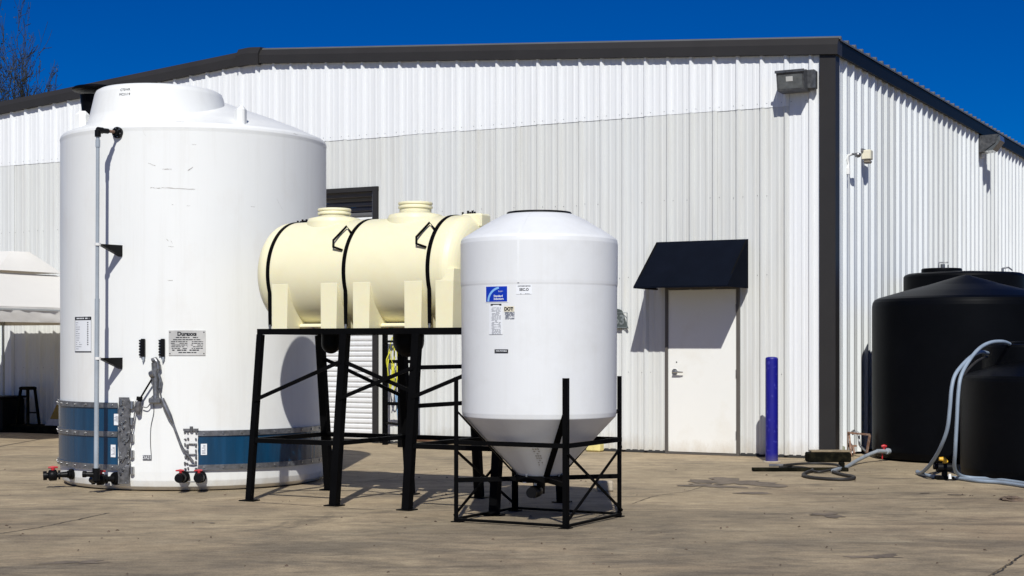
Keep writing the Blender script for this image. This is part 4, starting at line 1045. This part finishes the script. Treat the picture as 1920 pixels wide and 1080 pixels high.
q2 = Vector(((1887-960)/F*20.3, 20.3, 2.29)); b.cyl(q2-X*.05, q2-X*.05+Z*.06, .016, seg=10); b.tube([q2-X*.05+Z*.06, q2+X*.03+Z*.07, q2+X*.08+Z*.03], .010, 8); b.build('vent_fitting', M['galv'], tb)
TC = Tank(5.66, 15.92, 1.05)
tcn = thing('black_low_tank', TC.c, 0, 'low broad black tank with pale blue hoses at the right edge', 'tank')
R_ = TC.R
b = MB(); b.lathe(TC.c, [(R_-.06,0),(R_-.01,.03),(R_,.10),(R_,.985),(R_-.008,1.015),(R_-.03,1.04),(R_-.08,1.055),(.75,1.12),(.45,1.20),(.2,1.255),(.05,1.285),(0,1.29)], 112); b.build('body', M['bpoly'], tcn, weld=True)
nk = Vector((5.42, 16.30, 0))
b = MB(); b.lathe(nk, [(.50,1.08),(.49,1.325),(.48,1.35),(.2,1.362),(0,1.365)], 64); b.build('neck', M['bpoly'], tcn)
b = MB()
for rgap in (.32,): b.lathe(nk+Vector((.1,.05,0)), [(rgap,1.34),(rgap,1.375),(rgap-.02,1.385),(0,1.39)], 48)
b.build('lid', M['bpoly'], tcn)
# hoses on the low tank
def HP(px, py, y_): return P(px, py, y_)
h1 = smooth_path([HP(1893,645,15.95), HP(1880,640.5,15.8), HP(1858,642,15.65), HP(1838,652,15.5), HP(1820,672,15.35), HP(1803,702,15.2), HP(1797,735,15.15), HP(1794,790,15.15), HP(1791,845,15.2), HP(1790,878,15.35),
                  HP(1800,891,15.55), G(1820,899.5)+Z*.02, G(1860,902)+Z*.02, G(1900,907)+Z*.02, G(1945,914)+Z*.02], 8)
hz = MB().tube(h1, .0185, 12).build('hose', M['hose'], origin=G(1800,895)); tag(hz, 'pale blue hose dropping straight down the low black tank', 'hose')
h2 = smooth_path([HP(1852,662,15.95), HP(1838,660,15.6), HP(1822,668,15.4), HP(1803,686,15.25), HP(1790,705,15.15), HP(1784,730,15.1), HP(1781,765,15.1), HP(1776,805,15.15), HP(1763,840,15.3), HP(1745,870,15.6), HP(1728,886,16.0), G(1720,889.5)+Z*.03,
                  G(1724,891.5)+Z*.022, G(1750,897)+Z*.02, G(1790,899.5)+Z*.02, G(1830,905)+Z*.02, G(1880,909)+Z*.02, G(1945,919)+Z*.02], 8)
hz = MB().tube(h2, .0185, 12).build('hose', M['hose'], origin=G(1722,890)); tag(hz, 'pale blue hose bowing left and looping across the concrete', 'hose')
h3 = smooth_path([HP(1852,668,15.9), HP(1834,676,15.5), HP(1818,690,15.35), HP(1806,705,15.2)], 6)
hz = MB().tube(h3, .013, 8).build('hose', M['khose'], origin=HP(1828,680,14.8)); tag(hz, 'short black hose under the blue hoses on the low tank neck', 'hose')
# small pump
pc = G(1771, 899); pc.z = 0
pu = thing('pump', pc, 0, 'small black pump with yellow handle on the ground by the low tank', 'pump')
b = MB(); b.box(pc+Z*.018, .17, .14, .03, X, Y, Z, bev=.006); b.build('base', M['black'], pu)
b = MB(); b.tube([pc+Vector((-.08,0,.12)), pc+Vector((.07,0,.12))], .045, 16); b.tube([pc+Vector((-.11,0,.13)), pc+Vector((-.08,0,.13))], .03, 12); b.cyl(pc+Z*.03, pc+Z*.12, .03, seg=10); b.tube([pc+Vector((.07,0,.125)), pc+Vector((.14,-.02,.125))], .022, 12); b.box(pc+Vector((.12,-.02,.12)), .03, .05, .06, X, Y, Z); b.build('housing', M['bplas'], pu)
b = MB(); b.cyl(pc+Z*.16, pc+Z*.19, .018, seg=10); b.tube([pc+Vector((-.055,0,.205)), pc+Vector((-.01,0,.205)), pc+Vector((.02,0,.17))], [.018,.026,.022], 10); b.build('handle', M['yel'], pu)
b = MB(); b.tube([pc+Vector((.035,-.07,.01)), pc+Vector((.035,-.06,.06))], [.018,.014], 10); b.build('drain_cap', M['pvcw'], pu)
# red handled valve on the big black tank
vq = TA.pt(1668, 846, .0)
rv = thing('tank_valve', vq, 0, 'red handled valve on the base of the large black tank', 'valve')
b = MB(); d_ = (P(1640,846,vq.y-.25)-vq).normalized(); b.tube([vq, vq+d_*.28], .024, 12); b.tube([vq+d_*.02, vq+d_*.08], .035, 12); b.build('valve_body', M['pvc'], rv)
b = MB(); q = vq+d_*.13; b.cyl(q+Z*.02, q+Z*.05, .014, seg=8); b.tube([q-X*.03+Z*.055, q+Z*.06, q+X*.03+Z*.055], [.014,.022,.014], 10); b.tube([q-X*.02-Z*.01, q-X*.02-Z*.09], .008, 8); b.build('handle', M['red'], rv)
qe = vq+d_*.28
gh = smooth_path([qe, P(1628,853,qe.y-.1), P(1606,864,17.6), P(1587,876,17.1), G(1572,885)+Z*.03, G(1562,888)+Z*.03], 8)
hz = MB().tube(gh, .021, 12).build('hose', M['ghose'], origin=G(1590,880)); tag(hz, 'grey hose running from the red valve to the planks', 'hose')
bh = smooth_path([G(1562,888)+Z*.02, G(1580,893)+Z*.018, G(1600,897)+Z*.018, G(1598,901)+Z*.018, G(1570,902)+Z*.018, G(1525,899)+Z*.018, G(1506,894)+Z*.018, G(1515,888)+Z*.018, G(1524,885)+Z*.018,
                  G(1510,881)+Z*.018, G(1485,879)+Z*.018, G(1462,880)+Z*.018], 8)
hz = MB().tube(bh, .017, 10).build('hose', M['khose'], origin=G(1560,895)); tag(hz, 'black hose coiled on the concrete near the building corner', 'hose')
bh = smooth_path([G(1470,881)+Z*.05, G(1500,878)+Z*.05, G(1535,877.5)+Z*.05, G(1568,880)+Z*.05, G(1572,884)+Z*.04, G(1540,888)+Z*.02, G(1524,887)+Z*.02], 8)
hz = MB().tube(bh, .014, 10).build('hose', M['khose'], origin=G(1530,879)); tag(hz, 'thin black hose lying over the long flat plank', 'hose')
# planks, blocks and clutter by the corner
def obox(name, c_, sx, sy, sz, m_, label, cat, ax=A, ay=N, bev=.004, group=None):
    c_ = Vector(c_); o = MB().box(c_+Z*(sz/2), sx, sy, sz, ax, ay, Z, bev=bev).build(name, m_, origin=c_); return tag(o, label, cat, group)
c_ = G(1550, 866); c_.z = 0
tm = thing('timber_block', c_, TH, 'thick oily timber block lying at the building corner', 'timber')
MB().box(c_+Z*.055+N*.05, .50, .2, .105, X, Y, Z, bev=.012).build('beam', M['woodd'], tm); MB().box(c_+Z*.0+Z*.122+N*.05+X*.02, .46, .17, .022, X, Y, Z, bev=.006).build('top_board', M['wood'], tm)
c_ = G(1500, 883.5); c_.z = 0
pl1 = MB().box(c_+Z*.02, 1.02, .1, .036, X, Y, Z, bev=.005).build('plank', M['woodd'], origin=c_); tag(pl1, 'long flat dark plank on the ground before the bollard', 'plank')
c_ = G(1578, 882); c_.z = 0
tag(MB().box(c_+Z*.045, .05, .10, .09, X, Y, Z, bev=.006).build('wood_chock', M['woodd'], origin=c_), 'small dark chock at the right end of the long plank', 'block')
ps = G(1451, 874); ps.z = 0
tag(MB().prism([ps+Vector((-.06,-.05,.004)), ps+Vector((.13,-.05,.004)), ps+Vector((.15,.03,.004)), ps+Vector((-.05,.03,.004))], Z*.018).build('steel_plate', M['galv'], origin=ps), 'small grey steel plate at the foot of the bollard', 'plate')
# rusty frame
rf0 = st(1588); 
rf = thing('rusty_pipe_rack', SP(.55,.3,0), TH, 'rusty iron pipe rack between building corner and black tank', 'frame')
zf = 18.9
def RF(px, py, dy=0): return P(px, py, zf+dy)
b = MB()
for p0, p1 in ((RF(1589,848),RF(1588,811)),(RF(1596,855,-.25),RF(1592,813)),(RF(1588,811),RF(1631,815,-.25)),(RF(1631,816,-.25),RF(1625,849,-.2)),(RF(1590,836),RF(1606,836)),(RF(1602,850,-.15),RF(1599,838))): b.bar(p0, p1, .022)
b.build('frame_bar', M['rust'], rf)
b = MB(); b.tube(smooth_path([RF(1600,811,-.05), RF(1609,812,-.05), RF(1611,828,-.1), RF(1613,836,-.1), RF(1624,847,-.2)]), [.014]*33, 8); b.cyl(RF(1598,808), RF(1602,813), .03, seg=8); b.build('conduit', M['galv'], rf)
c_ = G(1577, 857); c_.z = 0
gp_ = MB().lathe(c_+N*.05, [(.04,0),(.04,.12),(.03,.135),(0,.138)], 16).build('stub_post', mat('mossy_grey', (.25,.27,.2), .8, var=.2, scale=12), origin=c_); tag(gp_, 'short mossy grey stub post against the corner of the wall', 'post')
# clod and small debris
rc_ = G(1896, 938); rc_.z = 0
def lump(c_, rx, ry, rz_, seed, m_, name, label, cat):
    rnd = random.Random(seed); b = MB(); vs = []; n = 14
    for i in range(7):
        th = math.pi/2*i/6
        for k in range(n):
            a = 2*math.pi*k/n; q = 1+rnd.uniform(-.18,.18); vs.append(c_+Vector((math.cos(a)*rx*math.cos(th)*q, math.sin(a)*ry*math.cos(th)*q, rz_*math.sin(th)*q)))
    b.add(vs, [(i*n+k, i*n+(k+1)%n, (i+1)*n+(k+1)%n, (i+1)*n+k) for i in range(6) for k in range(n)]+[tuple(range(6*n, 7*n))]); return tag(b.build(name, m_, origin=c_), label, cat)
lump(rc_, .10, .12, .035, 3, M['rock'], 'dirt_clod', 'brown dirt clod on the concrete at the right edge', 'clod')
# rust plates and bits along the wall
s_a, s_b = ws(905), ws(799)
pt_ = thing('rusty_plate_stack', WP((s_a+s_b)/2,.25,0), TH, 'stack of rusty flat plates lying along the front wall', 'plates')
L_ = (s_b-s_a)+.3
for k in range(4): MB().box(WP((s_a+s_b)/2-.1+.02*(k%2),.22+.01*k,.021+k*.032), L_-.05*k, .28, .028, A, N, Z, bev=.003).build('plate', M['rustd'] if k % 2 == 0 else M['wood'], pt_)
c_ = WP(ws(1123), .12, 0); tag(MB().box(c_+Z*.055, .2, .14, .11, A, N, Z, bev=.018).build('foam_block', M['yblock'], origin=c_), 'pale yellow block lying against the front wall', 'block')
c_ = G(1141, 922); c_.z = 0; tag(MB().box(c_+Z*.048+Y*.06-X*.03, .15, .12, .095, X, Y, Z, bev=.012).build('tan_block', M['cblock'], origin=c_), 'tan masonry block behind the cone tank frame', 'block')
# ------------------------------------------------------------------ canopy tent at left
cn_c = Vector((-7.41, 22.55, 0))
tent = thing('canopy_tent', cn_c, TH, 'white pop-up canopy with vented peak at the left edge', 'canopy tent')
def TT(i, j, h_): return cn_c+A*i+N*j+Z*h_
E = 1.46; EB, EV, CB, CPK = 1.66, 1.87, 2.40, 2.70; K = .62
def cloth(b, q, nu, nv, sag=.0, noise=.0, seed=1):
    rnd = random.Random(seed); vs = []
    for j in range(nv+1):
        for i in range(nu+1):
            u, v = i/nu, j/nv; p = (q[0].lerp(q[1], u)).lerp(q[3].lerp(q[2], u), v)
            p = p-Z*(sag*math.sin(math.pi*u)*math.sin(math.pi*v))+Vector((rnd.uniform(-noise,noise), rnd.uniform(-noise,noise), 0))*(1 if 0 < j else 0); vs.append(p)
    b.add(vs, [(j*(nu+1)+i, j*(nu+1)+i+1, (j+1)*(nu+1)+i+1, (j+1)*(nu+1)+i) for j in range(nv) for i in range(nu)], True)
b = MB(); k2 = K-.06
ring_o = [TT(-E,-E,EV), TT(E,-E,EV), TT(E,E,EV), TT(-E,E,EV)]; ring_i = [TT(-k2,-k2,CB-.03), TT(k2,-k2,CB-.03), TT(k2,k2,CB-.03), TT(-k2,k2,CB-.03)]
for k in range(4): cloth(b, [ring_i[k], ring_i[(k+1)%4], ring_o[(k+1)%4], ring_o[k]], 10, 8, .035)
b.build('lower_roof', M['tent'], tent)
b = MB(); ci = [TT(-K,-K,CB), TT(K,-K,CB), TT(K,K,CB), TT(-K,K,CB)]; pk = [TT(-.42,-.05,CPK), TT(.28,-.05,CPK), TT(.44,.16,CPK-.005), TT(-.30,.15,CPK)]
for k in range(4): cloth(b, [pk[k], pk[(k+1)%4], ci[(k+1)%4], ci[k]], 6, 4, .01)
b.add([p+Z*.0 for p in pk], [(0,1,2,3)]); b.build('vent_cap', M['tent'], tent)
b = MB()
for k in range(4):
    a_, e_ = ring_o[k], ring_o[(k+1)%4]; cloth(b, [a_, e_, e_-Z*(EV-EB), a_-Z*(EV-EB)], 26, 4, 0, .012, 5+k)
b.build('valance', M['tent'], tent)
M['tleg'] = mat('canopy_leg', (.42,.44,.44), .4, .3, var=.1)
for i, j in ((-1,-1),(1,-1),(1,1),(-1,1)):
    b = MB(); b.bar(TT(i*(E-.03),j*(E-.03),0.01), TT(i*(E-.03),j*(E-.03),1.2), .036); b.bar(TT(i*(E-.03),j*(E-.03),1.2), TT(i*(E-.03),j*(E-.03),EV-.02), .028); lg = b.build('leg', M['tleg'], tent)
    MB().box(TT(i*(E-.03),j*(E-.03),.006), .08, .08, .012, A, N, Z).build('foot', M['tleg'], lg)
b = MB()
for k in range(4): b.bar(ring_o[k]-Z*.04, ring_o[(k+1)%4]-Z*.04, .022)
for k in range(4): b.bar(ring_o[k]-Z*.03, ring_i[k]-Z*.03, .02)
b.build('roof_frame', M['tleg'], tent)
# things in the shade of the canopy
wq = lambda px, d: WP(ws(px), d, 0)
c_ = wq(30, .35); 
bn = thing('black_bin', c_, TH, 'black plastic bin in the shade at far left', 'bin')
MB().box(c_+Z*.27, .62, .5, .53, A, N, Z, bev=.03).build('body', M['bplas'], bn); MB().box(c_+Z*.545, .66, .53, .035, A, N, Z, bev=.01).build('lid', M['bplas'], bn)
c_ = wq(108, .30)
sl_ = thing('timber_sleeper', c_, TH, 'long dark timber sleeper along the wall under the canopy', 'timber')
MB().box(c_+Z*.062, 1.35, .34, .12, A, N, Z, bev=.01).build('beam', M['woodd'], sl_)
c_ = wq(79, .30)
stl = thing('workshop_stool', c_+Z*.122, TH, 'dark stool standing on the timber sleeper', 'stool')
for i in (-1, 1):
    for j in (-1, 1): MB().bar(c_+A*(i*.12)+N*(j*.12)+Z*.124, c_+A*(i*.075)+N*(j*.075)+Z*.66, .034).build('leg', M['woodd'], stl)
MB().lathe(c_, [(0,.655),(.125,.66),(.135,.68),(.13,.70),(.1,.71),(0,.712)], 24).build('seat', M['woodd'], stl)
b = MB(); b.bar(c_+A*.11+N*.11+Z*.3, c_-A*.11+N*.11+Z*.3, .02); b.build('stretcher', M['woodd'], stl)
c_ = wq(138, .30)
fsn = thing('folding_sign', c_+Z*.122, TH, 'yellow folding floor sign beside the white tank under the canopy', 'floor sign')
MB().prism([c_+A*(-.16)-N*.1+Z*.124, c_+A*.16-N*.1+Z*.124, c_+A*.1+Z*.47, c_-A*.04+Z*.47], N*.012).build('board', M['ycan'], fsn)
MB().prism([c_+A*(-.16)+N*.12+Z*.124, c_+A*.16+N*.12+Z*.124, c_+A*.1+N*.02+Z*.47, c_-A*.04+N*.02+Z*.47], N*.012).build('board', M['ycan'], fsn)
MB().prism([c_+A*(-.19)-N*.112+Z*.124, c_+A*.13-N*.112+Z*.124, c_+A*.1-N*.085+Z*.22, c_-A*.13-N*.085+Z*.22], -N*.004).build('lower_panel', M['scuff'], fsn)
# ------------------------------------------------------------------ bare tree beyond the building
def tree(base, height, seed, label):
    rnd = random.Random(seed); tr = thing('bare_tree', base, 0, label, 'tree'); tb_ = MB(); tw = MB(); tips = []
    def grow(p, d, L_, r, lv):
        n = 4; pts = [p]; q = p
        if lv >= 5: r = .009
        for k in range(n):
            d = (d+Vector((rnd.uniform(-1,1), rnd.uniform(-1,1), rnd.uniform(-.3,.6)))*.13).normalized(); q = q+d*(L_/n); pts.append(q)
            if lv >= 4: tips.append(q)
        r1 = max(.008, r*.66); (tb_ if lv < 2 else tw).tube(pts, [max(.008, r+(r1-r)*i/n) for i in range(n+1)], 8 if lv < 2 else (5 if lv < 4 else 3), cap=False)
        if lv >= 6: return
        def side(p_, ang, Lm, rm, nl):
            a = rnd.uniform(0, 6.28); u = d.cross(Vector((.3,.5,.2))).normalized(); w = d.cross(u)
            nd = (d*math.cos(ang)+(u*math.cos(a)+w*math.sin(a))*math.sin(ang)+Z*.10).normalized(); grow(p_, nd, L_*Lm, r1*rm, nl)
        for k in range(2 if lv < 3 else rnd.choice((1,2,2,3))): side(q, rnd.uniform(.25,.6), rnd.uniform(.62,.82), rnd.uniform(.6,.8), lv+1)
        for k in range((2 if lv < 3 else rnd.choice((1,2,3))) if lv else 3): side(pts[rnd.randint(1 if lv else 2, 3)], rnd.uniform(.6,1.0), rnd.uniform(.42,.62), .5, max(lv+1, 2))
    grow(base+Vector((-.35,0,0)), Vector((-.04,0,1)).normalized(), height*.42, .15, 0)
    grow(base+Vector((.25,.2,0)), Vector((.10,0,1)).normalized(), height*.40, .17, 0)
    zs = sorted(t.z for t in tips); xs_ = sorted(t.x for t in tips); n_ = len(zs)
    zt = zs[int(n_*.985)]; x0 = xs_[int(n_*.02)]; x1 = xs_[int(n_*.98)]
    def fit(p): return Vector((-12.95+(p.x-x1)*(3.5/(x1-x0)), p.y, p.z*10.45/zt))
    tb_.v = [fit(v) for v in tb_.v]; tw.v = [fit(v) for v in tw.v]; tips = [fit(t) for t in tips]
    tb_.build('trunk', M['bark'], tr); tw.build('twig', M['bark'], tr, kind='stuff')
    lf = MB()
    for q in tips:
        if rnd.random() < .2:
            c_ = q+Vector((rnd.gauss(0,.05), rnd.gauss(0,.05), rnd.gauss(0,.05))); u = Vector((rnd.gauss(0,1), rnd.gauss(0,1), rnd.gauss(0,1))).normalized(); w = u.cross(Vector((.2,.4,.9))).normalized(); s_ = rnd.uniform(.02,.04)
            lf.add([c_-u*s_, c_+w*s_*.6, c_+u*s_, c_-w*s_*.6], [(0,1,2,3)])
    lf.build('crown', M['leaf'], tr, kind='stuff')
tree(Vector((-14.7, 46.0, 0)), 8.6, 11, 'bare sparse tree rising behind the roof at far left')
